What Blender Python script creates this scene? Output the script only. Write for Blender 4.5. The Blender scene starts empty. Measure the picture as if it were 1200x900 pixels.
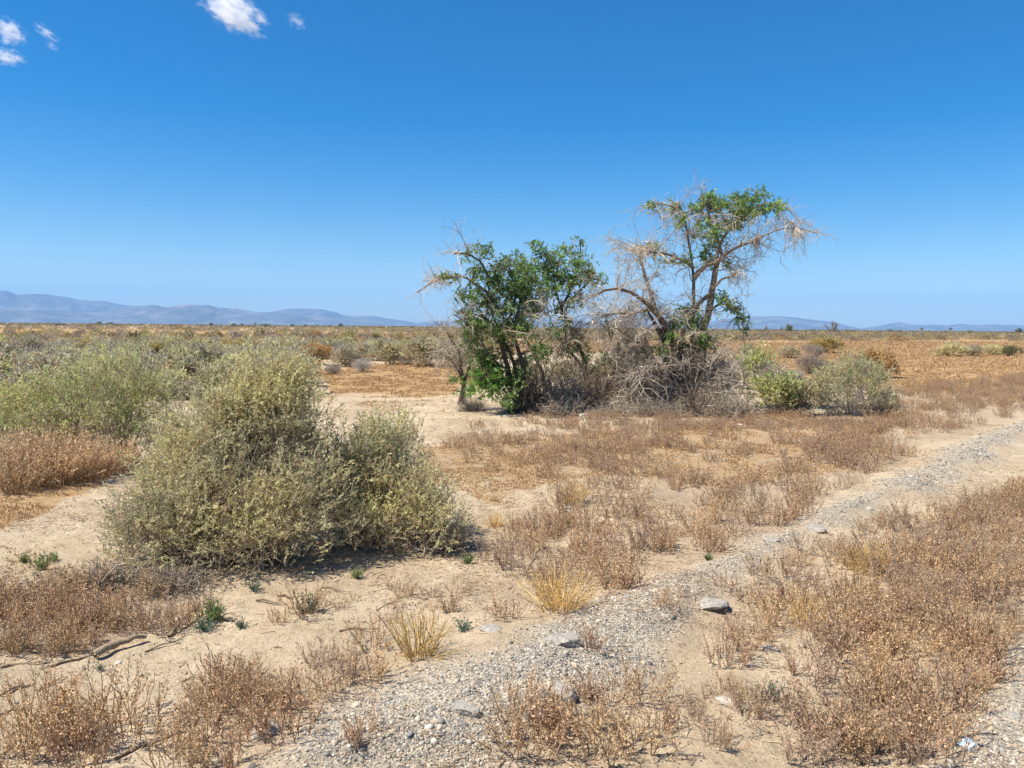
import bpy, math
import numpy as np
from mathutils import Matrix, Vector

rng = np.random.default_rng(11)
SC = bpy.context.scene
COL = SC.collection
R = math.radians

# ------------------------------------------------------------------ camera
FPX, EYE = 906.0, 1.6
PITCH, ROLL = R(4.23), R(0.5)
CM = Matrix.Rotation(R(90) - PITCH, 3, 'X') @ Matrix.Rotation(ROLL, 3, 'Z')
CMN = np.array(CM)
cam = bpy.data.cameras.new('camera')
cam.lens = FPX / 1200 * 36.0
cam.sensor_width = 36.0
cam.clip_start, cam.clip_end = 0.05, 60000
camo = bpy.data.objects.new('camera', cam)
camo.location = (0, 0, EYE)
camo.rotation_euler = CM.to_euler()
COL.objects.link(camo)
SC.camera = camo


def ray(px, py):
    d = np.stack([(np.asarray(px, float) - 600) / FPX, -(np.asarray(py, float) - 450) / FPX,
                  -np.ones_like(np.asarray(px, float))], -1)
    return d @ CMN.T


def at_depth(px, py, y):
    d = ray(px, py)
    t = np.asarray(y) / d[..., 1]
    return d * t[..., None] + np.array([0, 0, EYE])


def project(x, y, z=0.0):
    p = np.stack([x, y, np.zeros_like(x) + z - EYE], -1) @ CMN
    w = np.where(p[..., 2] < -1e-3, -p[..., 2], 1e-3)
    px = 600 + FPX * p[..., 0] / w
    py = 450 - FPX * p[..., 1] / w
    bad = p[..., 2] > -1e-3
    return np.where(bad, -9999, px), np.where(bad, 9999, py)


# ------------------------------------------------------------------ noise
def _h(ix, iy, s):
    n = (ix * 374761393 + iy * 668265263 + s * 982451653) & 0xFFFFFFFF
    n = ((n ^ (n >> 13)) * 1274126177) & 0xFFFFFFFF
    return ((n ^ (n >> 16)) & 0xFFFF) / 65535.0


def vnoise(x, y, s=0):
    xi, yi = np.floor(x), np.floor(y)
    fx, fy = x - xi, y - yi
    fx, fy = fx * fx * (3 - 2 * fx), fy * fy * (3 - 2 * fy)
    xi, yi = xi.astype(np.int64), yi.astype(np.int64)
    a, b = _h(xi, yi, s), _h(xi + 1, yi, s)
    c, d = _h(xi, yi + 1, s), _h(xi + 1, yi + 1, s)
    return (a + (b - a) * fx) * (1 - fy) + (c + (d - c) * fx) * fy - 0.5


def fbm(x, y, s=0, o=4):
    t, a = 0, 1.0
    for k in range(o):
        t = t + a * vnoise(x * 2 ** k + 17.3 * k, y * 2 ** k + 5.1 * k, s + k)
        a *= .5
    return t


def sstep(a, b, x):
    t = np.clip((x - a) / (b - a), 0, 1)
    return t * t * (3 - 2 * t)


def sdpoly(px, py, poly):
    """signed distance (positive inside)"""
    P = np.array(poly, float)
    d = np.full(px.shape, 1e18)
    ins = np.zeros(px.shape, bool)
    for i in range(len(P)):
        a, b = P[i], P[(i + 1) % len(P)]
        ex, ey = b - a
        wx, wy = px - a[0], py - a[1]
        t = np.clip((wx * ex + wy * ey) / (ex * ex + ey * ey + 1e-12), 0, 1)
        d = np.minimum(d, (wx - ex * t) ** 2 + (wy - ey * t) ** 2)
        if a[1] != b[1]:
            c = ((a[1] <= py) & (b[1] > py)) | ((b[1] <= py) & (a[1] > py))
            ins ^= c & (px < a[0] + (py - a[1]) / (b[1] - a[1]) * ex)
    d = np.sqrt(d)
    return np.where(ins, d, -d)


# ------------------------------------------------------------------ ground map
def G0(px, py):
    d = ray(px, py)
    t = -EYE / d[..., 2]
    return d[..., 0] * t, d[..., 1] * t


def gpoly(pts):
    a = np.array(pts, float)
    x, y = G0(a[:, 0], a[:, 1])
    return np.stack([x, y], 1)


STRIP = gpoly([(330, 915), (385, 868), (445, 832), (500, 800), (566, 765), (640, 738), (720, 700), (790, 672), (870, 640), (960, 600),
               (1060, 552), (1110, 530), (1200, 492), (1330, 452), (1330, 470), (1200, 513), (1130, 558), (1060, 586),
               (960, 634), (870, 692), (790, 752), (710, 822), (620, 858), (545, 915)])
ROAD = gpoly([(1110, 915), (1150, 808), (1200, 728), (1300, 620), (1500, 520), (1900, 470), (2600, 700), (1500, 915), (1300, 1600), (1090, 1300)])
mx, my = [float(v) for v in G0(1130., 448.)]


def H(x, y):
    x = np.asarray(x, float)
    y = np.asarray(y, float)
    d = np.hypot(x, y)
    near = 1 - sstep(25, 60, d)
    s = sdpoly(x, y, STRIP)
    r = sdpoly(x, y, ROAD)
    jig = .25 * fbm(x * 1.3, y * 1.3, 40, 3)
    berm = .10 * sstep(-.25, .35, s + jig) + .06 * sstep(-.3, .3, r)
    z = berm * (1 + .5 * fbm(x * 2.2, y * 2.2, 3, 3))
    z = z + near * (.05 * fbm(x * .5, y * .5, 5, 3) + .035 * fbm(x * 1.7, y * 1.7, 8, 3) + .013 * fbm(x * 7, y * 7, 12, 3) + .006 * fbm(x * 19, y * 19, 14, 2) * (1 - sstep(8, 16, d)))
    z = z + .10 * fbm(x * .04, y * .04, 30, 2) * sstep(15, 60, d)
    z = z + .26 * np.exp(-(((x - mx) / 1.1) ** 2 + ((y - my) / .7) ** 2)) * (1 + .6 * fbm(x * 2, y * 2, 50, 3))
    return z


def G(px, py):
    x, y = G0(np.asarray(px, float), np.asarray(py, float))
    return np.stack([x, y, H(x, y)], -1)


# polygons in picture coordinates, used as a map of the ground
ORANGE = [([(500, 510), (590, 500), (1080, 478), (1010, 545), (880, 560), (700, 568), (560, 592), (515, 560)], .66),
          ([(375, 436), (430, 428), (540, 424), (580, 446), (520, 457), (400, 460)], 1.0),
          ([(-60, 386), (200, 387), (480, 391), (480, 398), (150, 397), (-60, 395)], .95),
          ([(385, 459), (450, 457), (520, 462), (530, 468), (470, 470), (400, 468)], .42),
          ([(-40, 600), (0, 575), (60, 556), (110, 560), (60, 600), (0, 622)], .75),
          ([(850, 402), (1300, 396), (1300, 452), (1060, 455), (870, 444)], .95),
          ([(560, 560), (720, 560), (800, 600), (700, 640), (590, 640)], .38),
          ([(20, 640), (70, 640), (60, 690), (10, 690)], .35)]
WP = {  # weed patches
    'bank': [(1210, 560), (1210, 745), (1150, 800), (1105, 905), (925, 905), (955, 800), (1010, 705), (1070, 640), (1140, 590)],
    'strip': [(840, 700), (930, 660), (1060, 600), (1080, 640), (1010, 710), (990, 790), (930, 765), (860, 775)],
    'edge': [(745, 648), (760, 575), (880, 545), (1000, 505), (1050, 455), (1210, 440), (1210, 480), (1090, 520), (960, 592), (835, 650), (790, 660)],
    'flat': [(525, 518), (590, 492), (1060, 478), (1010, 545), (760, 575), (560, 560)],
    'left': [(-30, 700), (60, 690), (150, 688), (255, 715), (170, 752), (70, 775), (-30, 790)],
    'row': [(165, 910), (190, 850), (270, 795), (330, 770), (400, 740), (442, 758), (432, 808), (330, 842), (265, 910)],
    'corner': [(-10, 905), (50, 850), (150, 862), (160, 905)],
    'bottom': [(560, 905), (600, 862), (700, 832), (770, 800), (790, 850), (785, 905)],
    'bare': [(800, 770), (930, 790), (960, 860), (900, 905), (790, 905)],
    'foot': [(300, 705), (470, 685), (560, 700), (570, 740), (450, 735), (330, 740)],
    'between': [(560, 640), (700, 560), (760, 575), (745, 648), (720, 690), (640, 700)],
}


def ground_masks(x, y):
    d = np.hypot(x, y)
    jx, jy = fbm(x / (.12 * d + .3), y / (.12 * d + .3), 60, 4), fbm(x / (.12 * d + .3), y / (.12 * d + .3), 70, 4)
    px, py = project(x, y)
    px, py = px + 55 * jx, py + 22 * jy
    grav = np.maximum(sstep(-.15, .22, sdpoly(x, y, STRIP) + .35 * fbm(x * 1.7, y * 1.7, 21, 4)),
                      sstep(-.1, .15, sdpoly(x, y, ROAD) + .2 * fbm(x * 2, y * 2, 23, 4)))
    org = np.zeros_like(x)
    for poly, w in ORANGE:
        org = np.maximum(org, w * sstep(-6, 6, sdpoly(px, py, poly)))
    lit = np.zeros_like(x)
    for k, w in (('bank', .8), ('edge', .7), ('strip', .35), ('left', .8), ('flat', .5), ('row', .35)):
        lit = np.maximum(lit, w * sstep(-8, 8, sdpoly(px, py, WP[k])))
    # the far plain: rusty flats and olive scrub litter in broad belts
    far = sstep(22, 60, d)
    belt = fbm(x * .012 + 3, y * .03, 80, 4)
    org = np.maximum(org, far * sstep(-.28, .12, belt) * .9)
    lit = np.maximum(lit, far * sstep(-.1, -.4, belt) * .8)
    vf = sstep(90, 400, d)
    return grav, org * (1 - .25 * vf), np.maximum(lit, vf * .5)


# ------------------------------------------------------------------ mesh helpers
class MB:
    def __init__(s):
        s.v, s.q, s.t, s.c, s.n = [], [], [], [], 0

    def add(s, v, q=None, t=None, c=None):
        v = np.asarray(v, np.float32).reshape(-1, 3)
        if q is not None and len(q):
            s.q.append(np.asarray(q, np.int64).reshape(-1, 4) + s.n)
        if t is not None and len(t):
            s.t.append(np.asarray(t, np.int64).reshape(-1, 3) + s.n)
        c = np.asarray(c if c is not None else (.5, .5, .5), np.float32)
        s.c.append(np.broadcast_to(c, v.shape).astype(np.float32))
        s.v.append(v)
        s.n += len(v)

    def arrays(s):
        v = np.concatenate(s.v) if s.v else np.zeros((0, 3), np.float32)
        q = np.concatenate(s.q) if s.q else np.zeros((0, 4), np.int64)
        t = np.concatenate(s.t) if s.t else np.zeros((0, 3), np.int64)
        return v, q, t, np.concatenate(s.c)

    def mesh(s, name, mat, smooth=False):
        v, q, t, c = s.arrays()
        me = bpy.data.meshes.new(name)
        me.vertices.add(len(v))
        me.vertices.foreach_set('co', v.ravel())
        nl = len(q) * 4 + len(t) * 3
        me.loops.add(nl)
        me.loops.foreach_set('vertex_index', np.concatenate([q.ravel(), t.ravel()]).astype(np.int32))
        me.polygons.add(len(q) + len(t))
        st = np.concatenate([np.arange(len(q)) * 4, len(q) * 4 + np.arange(len(t)) * 3]).astype(np.int32)
        me.polygons.foreach_set('loop_start', st)
        if smooth:
            me.polygons.foreach_set('use_smooth', np.ones(len(st), bool))
        me.update(calc_edges=True)
        ca = me.color_attributes.new('Col', 'FLOAT_COLOR', 'POINT')
        ca.data.foreach_set('color', np.concatenate([c, np.ones((len(c), 1), np.float32)], 1).ravel())
        me.materials.append(mat)
        return me


def tag(o, label=None, cat=None, group=None, kind=None):
    for k, v in (('label', label), ('category', cat), ('group', group), ('kind', kind)):
        if v:
            o[k] = v
    return o


def link(name, me, parent=None, loc=None, rz=0, sc=None):
    o = bpy.data.objects.new(name, me)
    COL.objects.link(o)
    if parent:
        o.parent = parent
    if loc is not None:
        o.location = [float(v) for v in loc]
    o.rotation_euler = (0, 0, rz)
    if sc is not None:
        o.scale = sc if hasattr(sc, '__len__') else (sc, sc, sc)
    return o


def unit(v):
    return v / (np.linalg.norm(v, axis=-1, keepdims=True) + 1e-9)


def tubes(mb, P, Rr, col, sides=3, r=None):
    """P (B,K,3), Rr (B,K), col (3) or (B,3) or (B,K,3)"""
    r = r or rng
    P = np.asarray(P, float)
    B, K, _ = P.shape
    if B == 0:
        return
    T = unit(np.gradient(P, axis=1))
    ref = unit(r.normal(size=(B, 1, 3)) + np.zeros((B, K, 3)))
    U = unit(np.cross(T, ref))
    W = np.cross(T, U)
    a = np.arange(sides) * 2 * math.pi / sides
    ring = U[:, :, None] * np.cos(a)[None, None, :, None] + W[:, :, None] * np.sin(a)[None, None, :, None]
    V = P[:, :, None] + ring * np.asarray(Rr)[:, :, None, None]
    idx = np.arange(B * K * sides).reshape(B, K, sides)
    n = np.roll(idx, -1, 2)
    Q = np.stack([idx[:, :-1], n[:, :-1], n[:, 1:], idx[:, 1:]], -1)
    c = np.asarray(col, float)
    if c.ndim == 2:
        c = c[:, None, None, :]
    elif c.ndim == 3:
        c = c[:, :, None, :]
    mb.add(V, Q.reshape(-1, 4), None, np.broadcast_to(c, V.shape).reshape(-1, 3))


def leaves(mb, C, D, L, W, col, r=None, fold=.25, bias=.9):
    r = r or rng
    N = len(C)
    D = unit(D)
    S = unit(np.cross(D, r.normal(size=(N, 3)) + np.array([0, 0, bias])))
    Nn = np.cross(D, S)
    L = np.broadcast_to(L, N)[:, None]
    W = np.broadcast_to(W, N)[:, None]
    mid = C + D * L * .45 + Nn * W * fold
    V = np.stack([C, mid + S * W * .5, C + D * L, mid - S * W * .5], 1)
    q = np.arange(N * 4).reshape(N, 4)
    mb.add(V.reshape(-1, 3), q, None, np.repeat(np.broadcast_to(col, (N, 3)), 4, 0))


def walk(S, D, L, K, wob=.25, lift=0.0, r=None):
    """random curved polylines from S along D, length L, K points"""
    r = r or rng
    B = len(S)
    P = np.zeros((B, K, 3))
    P[:, 0] = S
    d = unit(D)
    st = np.broadcast_to(L, B)[:, None] / (K - 1)
    for k in range(1, K):
        d = unit(d + r.normal(size=(B, 3)) * wob + np.array([0, 0, lift]))
        P[:, k] = P[:, k - 1] + d * st
    return P


def along(P, n, lo=.15, hi=1.0, r=None):
    """n random points on the polylines P -> index, position, tangent"""
    r = r or rng
    B, K, _ = P.shape
    i = r.integers(0, B, n)
    t = (lo + (hi - lo) * r.random(n)) * (K - 1)
    k = np.minimum(t.astype(int), K - 2)
    f = (t - k)[:, None]
    return i, P[i, k] * (1 - f) + P[i, k + 1] * f, unit(P[i, k + 1] - P[i, k])


def pick(pal, n, r=None, var=.12):
    r = r or rng
    p = np.array(pal, float)
    c = p[r.integers(0, len(p), n)]
    return np.clip(c * (1 + r.normal(size=(n, 1)) * var), .005, .95)


# ------------------------------------------------------------------ materials
def newmat(name):
    m = bpy.data.materials.new(name)
    m.use_nodes = True
    nt = m.node_tree
    nt.nodes.clear()
    return m, nt, nt.nodes, nt.links


def plant_mat(name, transl=.25, rough=.7, spec=.25):
    m, nt, N, L = newmat(name)
    out = N.new('ShaderNodeOutputMaterial')
    at = N.new('ShaderNodeAttribute')
    at.attribute_name = 'Col'
    oi = N.new('ShaderNodeObjectInfo')
    mr = N.new('ShaderNodeMapRange')
    mr.inputs['To Min'].default_value = .86
    mr.inputs['To Max'].default_value = 1.14
    L.new(oi.outputs['Random'], mr.inputs['Value'])
    mu = N.new('ShaderNodeVectorMath')
    mu.operation = 'SCALE'
    L.new(at.outputs['Color'], mu.inputs[0])
    L.new(mr.outputs['Result'], mu.inputs['Scale'])
    p = N.new('ShaderNodeBsdfPrincipled')
    p.inputs['Roughness'].default_value = rough
    p.inputs['Specular IOR Level'].default_value = spec
    L.new(mu.outputs['Vector'], p.inputs['Base Color'])
    if transl:
        t = N.new('ShaderNodeBsdfTranslucent')
        L.new(mu.outputs['Vector'], t.inputs['Color'])
        mx_ = N.new('ShaderNodeMixShader')
        mx_.inputs[0].default_value = transl
        L.new(p.outputs[0], mx_.inputs[1])
        L.new(t.outputs[0], mx_.inputs[2])
        L.new(mx_.outputs[0], out.inputs[0])
    else:
        L.new(p.outputs[0], out.inputs[0])
    return m


M_LEAF = plant_mat('leaf', .48)
M_TREELEAF = plant_mat('tree_leaf', .42, .45, .5)
M_DRY = plant_mat('dry_plant', .2, .85, .1)
M_TWIG = plant_mat('twig', 0, .85, .15)
M_STONE = plant_mat('stone', 0, .85, .2)


def noise_node(N, L, vec, scale, detail=6, rough=.6):
    n = N.new('ShaderNodeTexNoise')
    n.inputs['Scale'].default_value = scale
    n.inputs['Detail'].default_value = detail
    n.inputs['Roughness'].default_value = rough
    L.new(vec, n.inputs['Vector'])
    return n


def ramp(N, L, fac, stops):
    r_ = N.new('ShaderNodeValToRGB')
    e = r_.color_ramp.elements
    while len(e) < len(stops):
        e.new(.5)
    for el, (p, c) in zip(e, stops):
        el.position = p
        el.color = (*c, 1) if len(c) == 3 else c
    L.new(fac, r_.inputs[0])
    return r_


def mixc(N, L, fac, a, b, mode='MIX'):
    m = N.new('ShaderNodeMix')
    m.data_type = 'RGBA'
    m.blend_type = mode
    for sock, v in ((m.inputs['Factor'], fac), (m.inputs['A'], a), (m.inputs['B'], b)):
        if isinstance(v, (int, float)):
            sock.default_value = v
        elif isinstance(v, tuple):
            sock.default_value = (*v, 1)
        else:
            L.new(v, sock)
    return m.outputs['Result']


def math_(N, L, op, a, b=None, clamp=False):
    m = N.new('ShaderNodeMath')
    m.operation = op
    m.use_clamp = clamp
    for s, v in ((m.inputs[0], a), (m.inputs[1], b)):
        if v is None:
            continue
        if isinstance(v, (int, float)):
            s.default_value = v
        else:
            L.new(v, s)
    return m.outputs[0]


def bark_mat():
    m, nt, N, L = newmat('bark')
    out = N.new('ShaderNodeOutputMaterial')
    p = N.new('ShaderNodeBsdfPrincipled')
    p.inputs['Roughness'].default_value = .9
    p.inputs['Specular IOR Level'].default_value = .15
    tc = N.new('ShaderNodeTexCoord')
    mp = N.new('ShaderNodeMapping')
    mp.inputs['Scale'].default_value = (1, 1, .25)
    L.new(tc.outputs['Object'], mp.inputs[0])
    n = noise_node(N, L, mp.outputs[0], 45, 6, .7)
    at = N.new('ShaderNodeAttribute')
    at.attribute_name = 'Col'
    rr = ramp(N, L, n.outputs[0], [(.3, (.45, .42, .4)), (.7, (1.25, 1.2, 1.15))])
    L.new(mixc(N, L, 1.0, at.outputs['Color'], rr.outputs[0], 'MULTIPLY'), p.inputs['Base Color'])
    b = N.new('ShaderNodeBump')
    b.inputs['Strength'].default_value = .8
    b.inputs['Distance'].default_value = .02
    L.new(n.outputs[0], b.inputs['Height'])
    L.new(b.outputs[0], p.inputs['Normal'])
    L.new(p.outputs[0], out.inputs[0])
    return m


M_BARK = bark_mat()


def ground_mat():
    m, nt, N, L = newmat('desert_ground')
    out = N.new('ShaderNodeOutputMaterial')
    p = N.new('ShaderNodeBsdfPrincipled')
    p.inputs['Roughness'].default_value = .95
    p.inputs['Specular IOR Level'].default_value = .1
    tc = N.new('ShaderNodeTexCoord')
    v = tc.outputs['Object']
    at = N.new('ShaderNodeAttribute')
    at.attribute_name = 'Col'
    sp = N.new('ShaderNodeSeparateColor')
    L.new(at.outputs['Color'], sp.inputs[0])
    grav, org, lit = sp.outputs
    big = noise_node(N, L, v, .9, 5, .6).outputs[0]
    mid = noise_node(N, L, v, 6, 7, .65).outputs[0]
    fine = noise_node(N, L, v, 60, 6, .7).outputs[0]
    grit = noise_node(N, L, v, 260, 3, .7).outputs[0]
    sand = ramp(N, L, big, [(.32, (.42, .325, .215)), (.5, (.525, .42, .285)), (.68, (.61, .505, .36))]).outputs[0]
    sand = mixc(N, L, 1.0, sand, ramp(N, L, mid, [(.3, (.84, .82, .79)), (.65, (1.08, 1.07, 1.06))]).outputs[0], 'MULTIPLY')
    sand = mixc(N, L, 1.0, sand, ramp(N, L, fine, [(.32, (.72, .70, .67)), (.5, (1, 1, 1)), (.7, (1.12, 1.12, 1.12))]).outputs[0], 'MULTIPLY')
    # scattered dark crumbs of old plant litter
    crumb = noise_node(N, L, v, 33, 4, .75).outputs[0]
    cm = ramp(N, L, crumb, [(.59, (0, 0, 0)), (.68, (.75, .75, .75))]).outputs[0]
    sand = mixc(N, L, cm, sand, (.23, .14, .08))
    # gravel seen between the stones
    vo = N.new('ShaderNodeTexVoronoi')
    vo.inputs['Scale'].default_value = 75
    L.new(v, vo.inputs['Vector'])
    bw = N.new('ShaderNodeSeparateColor')
    L.new(vo.outputs['Color'], bw.inputs[0])
    gc = ramp(N, L, bw.outputs[0], [(.0, (.13, .12, .10)), (.3, (.30, .27, .225)), (.55, (.44, .375, .285)), (.8, (.54, .45, .325)), (1., (.66, .60, .49))]).outputs[0]
    gc = mixc(N, L, ramp(N, L, mid, [(.45, (0, 0, 0)), (.66, (.5, .5, .5))]).outputs[0], gc, (.47, .38, .27))
    gm = math_(N, L, 'MULTIPLY', grav, ramp(N, L, noise_node(N, L, v, 3.1, 6, .7).outputs[0], [(.30, (.8, .8, .8)), (.5, (1, 1, 1))]).outputs[0])
    c = mixc(N, L, gm, sand, gc)
    # rusty mat of tiny dried annuals
    on = noise_node(N, L, v, 5.5, 9, .75).outputs[0]
    on2 = noise_node(N, L, v, 1.1, 5, .6).outputs[0]
    oo = math_(N, L, 'ADD', math_(N, L, 'MULTIPLY', on, .75), math_(N, L, 'MULTIPLY', on2, .35))
    th = math_(N, L, 'SUBTRACT', math_(N, L, 'ADD', oo, math_(N, L, 'MULTIPLY', org, .62)), .82)
    om = math_(N, L, 'MULTIPLY', math_(N, L, 'MULTIPLY', th, 5.0, True), .85)
    oc = ramp(N, L, fine, [(.3, (.24, .135, .055)), (.5, (.385, .23, .095)), (.7, (.50, .33, .155))]).outputs[0]
    c = mixc(N, L, om, c, oc)
    # dull brown litter under the weeds
    th = math_(N, L, 'SUBTRACT', math_(N, L, 'ADD', mid, math_(N, L, 'MULTIPLY', lit, .45)), .66)
    lm = math_(N, L, 'MULTIPLY', th, 4.0, True)
    lc = ramp(N, L, fine, [(.3, (.28, .20, .13)), (.55, (.43, .325, .22)), (.75, (.52, .41, .29))]).outputs[0]
    c = mixc(N, L, math_(N, L, 'MULTIPLY', lm, .85), c, lc)
    L.new(c, p.inputs['Base Color'])
    hb = math_(N, L, 'ADD', math_(N, L, 'MULTIPLY', fine, .5), math_(N, L, 'MULTIPLY', grit, .18))
    hb = math_(N, L, 'ADD', hb, math_(N, L, 'MULTIPLY', mid, 1.3))
    b = N.new('ShaderNodeBump')
    b.inputs['Strength'].default_value = .75
    b.inputs['Distance'].default_value = .04
    L.new(hb, b.inputs['Height'])
    L.new(b.outputs[0], p.inputs['Normal'])
    L.new(p.outputs[0], out.inputs[0])
    return m


# ------------------------------------------------------------------ the ground sheet
def build_ground():
    fr = np.arange(-48, 48.01, .13)
    rest = np.concatenate([np.arange(52, 308.1, 4.0)])
    ang = np.radians(np.concatenate([fr, rest]))
    rad = [0.8]
    while rad[-1] < 90:
        rad.append(rad[-1] * 1.0085)
    while rad[-1] < 13500:
        rad.append(rad[-1] * 1.05)
    rad = np.array(rad)
    A, Rd = np.meshgrid(ang, rad)
    x, y = Rd * np.sin(A), Rd * np.cos(A)
    z = H(x, y)
    g, o, l = ground_masks(x.ravel(), y.ravel())
    nr, na = A.shape
    idx = np.arange(nr * na).reshape(nr, na)
    nx = np.roll(idx, -1, 1)
    q = np.stack([idx[:-1], idx[1:], nx[1:], nx[:-1]], -1).reshape(-1, 4)
    mb = MB()
    mb.add(np.stack([x, y, z], -1).reshape(-1, 3), q, None, np.stack([g, o, l], -1))
    c0 = len(x.ravel())
    mb.add([[0, 0, float(H(0, 0))]], None, None, (0, 0, 0))
    t = np.stack([np.full(na, c0), idx[0], nx[0]], -1)
    mb.t.append(t)
    o_ = link('ground', mb.mesh('ground', ground_mat(), True))
    tag(o_, 'pale sandy desert ground with rusty flats reaching the horizon', 'ground', kind='structure')


build_ground()

# ------------------------------------------------------------------ gravel (uncountable)
from math import pi
_phi = (1 + 5 ** .5) / 2
ICO_V = unit(np.array([(-1, _phi, 0), (1, _phi, 0), (-1, -_phi, 0), (1, -_phi, 0), (0, -1, _phi), (0, 1, _phi), (0, -1, -_phi), (0, 1, -_phi),
                       (_phi, 0, -1), (_phi, 0, 1), (-_phi, 0, -1), (-_phi, 0, 1)], float))
ICO_F = np.array([(0, 11, 5), (0, 5, 1), (0, 1, 7), (0, 7, 10), (0, 10, 11), (1, 5, 9), (5, 11, 4), (11, 10, 2), (10, 7, 6), (7, 1, 8),
                  (3, 9, 4), (3, 4, 2), (3, 2, 6), (3, 6, 8), (3, 8, 9), (4, 9, 5), (2, 4, 11), (6, 2, 10), (8, 6, 7), (9, 8, 1)])


def stones(mb, P, size, cols, r):
    n = len(P)
    V = ICO_V[None] * (1 + r.normal(size=(n, 12, 1)) * .22)
    V = V * np.stack([r.uniform(.75, 1.3, n), r.uniform(.6, 1, n), r.uniform(.35, .75, n)], -1)[:, None]
    a = r.random(n) * 2 * pi
    ca, sa = np.cos(a)[:, None], np.sin(a)[:, None]
    tl = r.normal(size=n)[:, None] * .35
    x, y, z = V[..., 0], V[..., 1], V[..., 2]
    z = z + tl * x * .5
    V = np.stack([x * ca - y * sa, x * sa + y * ca, z], -1) * np.asarray(size)[:, None, None] + P[:, None]
    t = (np.arange(n) * 12)[:, None, None] + ICO_F[None]
    mb.add(V.reshape(-1, 3), None, t.reshape(-1, 3), np.repeat(cols, 12, 0))


def build_gravel():
    r = np.random.default_rng(5)
    mb = MB()
    pal = [(.15, .14, .125), (.22, .205, .185), (.29, .27, .24), (.36, .335, .29), (.42, .38, .32), (.50, .42, .32), (.56, .465, .34), (.60, .52, .40), (.62, .57, .48), (.42, .33, .24), (.52, .44, .33)]
    n = 1000000
    d = 2.3 * np.exp(r.random(n) * math.log(26 / 2.3))
    a = np.radians(r.uniform(-40, 40, n))
    x, y = d * np.sin(a), d * np.cos(a)
    px, py = project(x, y)
    g, _, lit = ground_masks(x, y)
    clump = sstep(-.3, .3, fbm(x * 1.6, y * 1.6, 90, 3)) * (.35 + .65 * sstep(-.2, .25, fbm(x * 6, y * 6, 93, 3)))
    dens = np.where(g > .05, g ** 1.2 * (.45 + .55 * clump), 0)
    # loose grit on the sand close to the camera
    dens = np.maximum(dens, .10 * (py > 560) * clump)
    keep = (r.random(n) < dens) & (px > -40) & (px < 1240) & (py < 930)
    x, y, d, g = x[keep], y[keep], d[keep], g[keep]
    s = .0026 + .0058 * r.random(len(x)) ** 2.6 + .014 * (r.random(len(x)) > .985) * r.random(len(x))
    s = s * (1 + .11 * np.maximum(d - 4.5, 0)) * np.where(g > .1, 1, .6)
    P = np.stack([x, y, H(x, y) + s * r.uniform(-.25, .25, len(x))], -1)
    stones(mb, P, s, pick(pal, len(x), r, .15), r)
    o = link('gravel', mb.mesh('gravel', M_STONE))
    tag(o, 'loose grey and tan gravel along the broken road edge', 'gravel', kind='stuff')


build_gravel()

# ------------------------------------------------------------------ plants: generators
SALT = [(.76, .69, .37), (.65, .62, .35), (.82, .73, .39), (.59, .58, .33), (.84, .71, .38), (.71, .66, .38)]
PALS = {
    'salt': SALT,
    'green': [(.54, .62, .22), (.63, .67, .28), (.45, .54, .19), (.66, .62, .31)],
    'olive': [(.48, .46, .27), (.56, .51, .31), (.41, .40, .24), (.60, .53, .33)],
    'mustard': [(.62, .48, .15), (.54, .43, .15), (.46, .38, .14)],
    'grey': [(.50, .44, .385), (.58, .51, .44), (.42, .37, .32), (.54, .46, .38)],
    'rust': [(.58, .37, .16), (.50, .31, .13), (.64, .44, .20)],
    'dark': [(.13, .155, .075), (.17, .19, .09), (.22, .22, .11)],
    'pale': [(.70, .65, .60), (.62, .57, .52), (.74, .69, .61)],
    'sage': [(.54, .50, .35), (.47, .45, .32), (.61, .55, .39), (.50, .43, .31)],
}


def lobes_sample(lobes, n, r, lo=.55):
    """points in a union of upper half ellipsoids, biased to the outside; returns point and outward direction"""
    w = np.array([l[3] * l[4] + l[3] ** 2 for l in lobes])
    i = r.choice(len(lobes), n, p=w / w.sum())
    Lb = np.array(lobes)[i]
    d = unit(r.normal(size=(n, 3)))
    d[:, 2] = np.where(d[:, 2] < -.45, -d[:, 2], d[:, 2])
    rad = lo + (1 - lo) * r.random(n) ** .6
    lump = 1 + .16 * np.sin(d[:, 0] * 7 + i * 2.1) * np.sin(d[:, 1] * 6 + i) + .10 * np.sin(d[:, 2] * 11 + d[:, 0] * 9)
    sc_ = np.stack([Lb[:, 3], Lb[:, 3] * Lb[:, 5], Lb[:, 4]], -1)
    P = Lb[:, :3] + d * sc_ * (rad * lump)[:, None]
    return P, unit(d / sc_ * Lb[:, 3:4])


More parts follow.
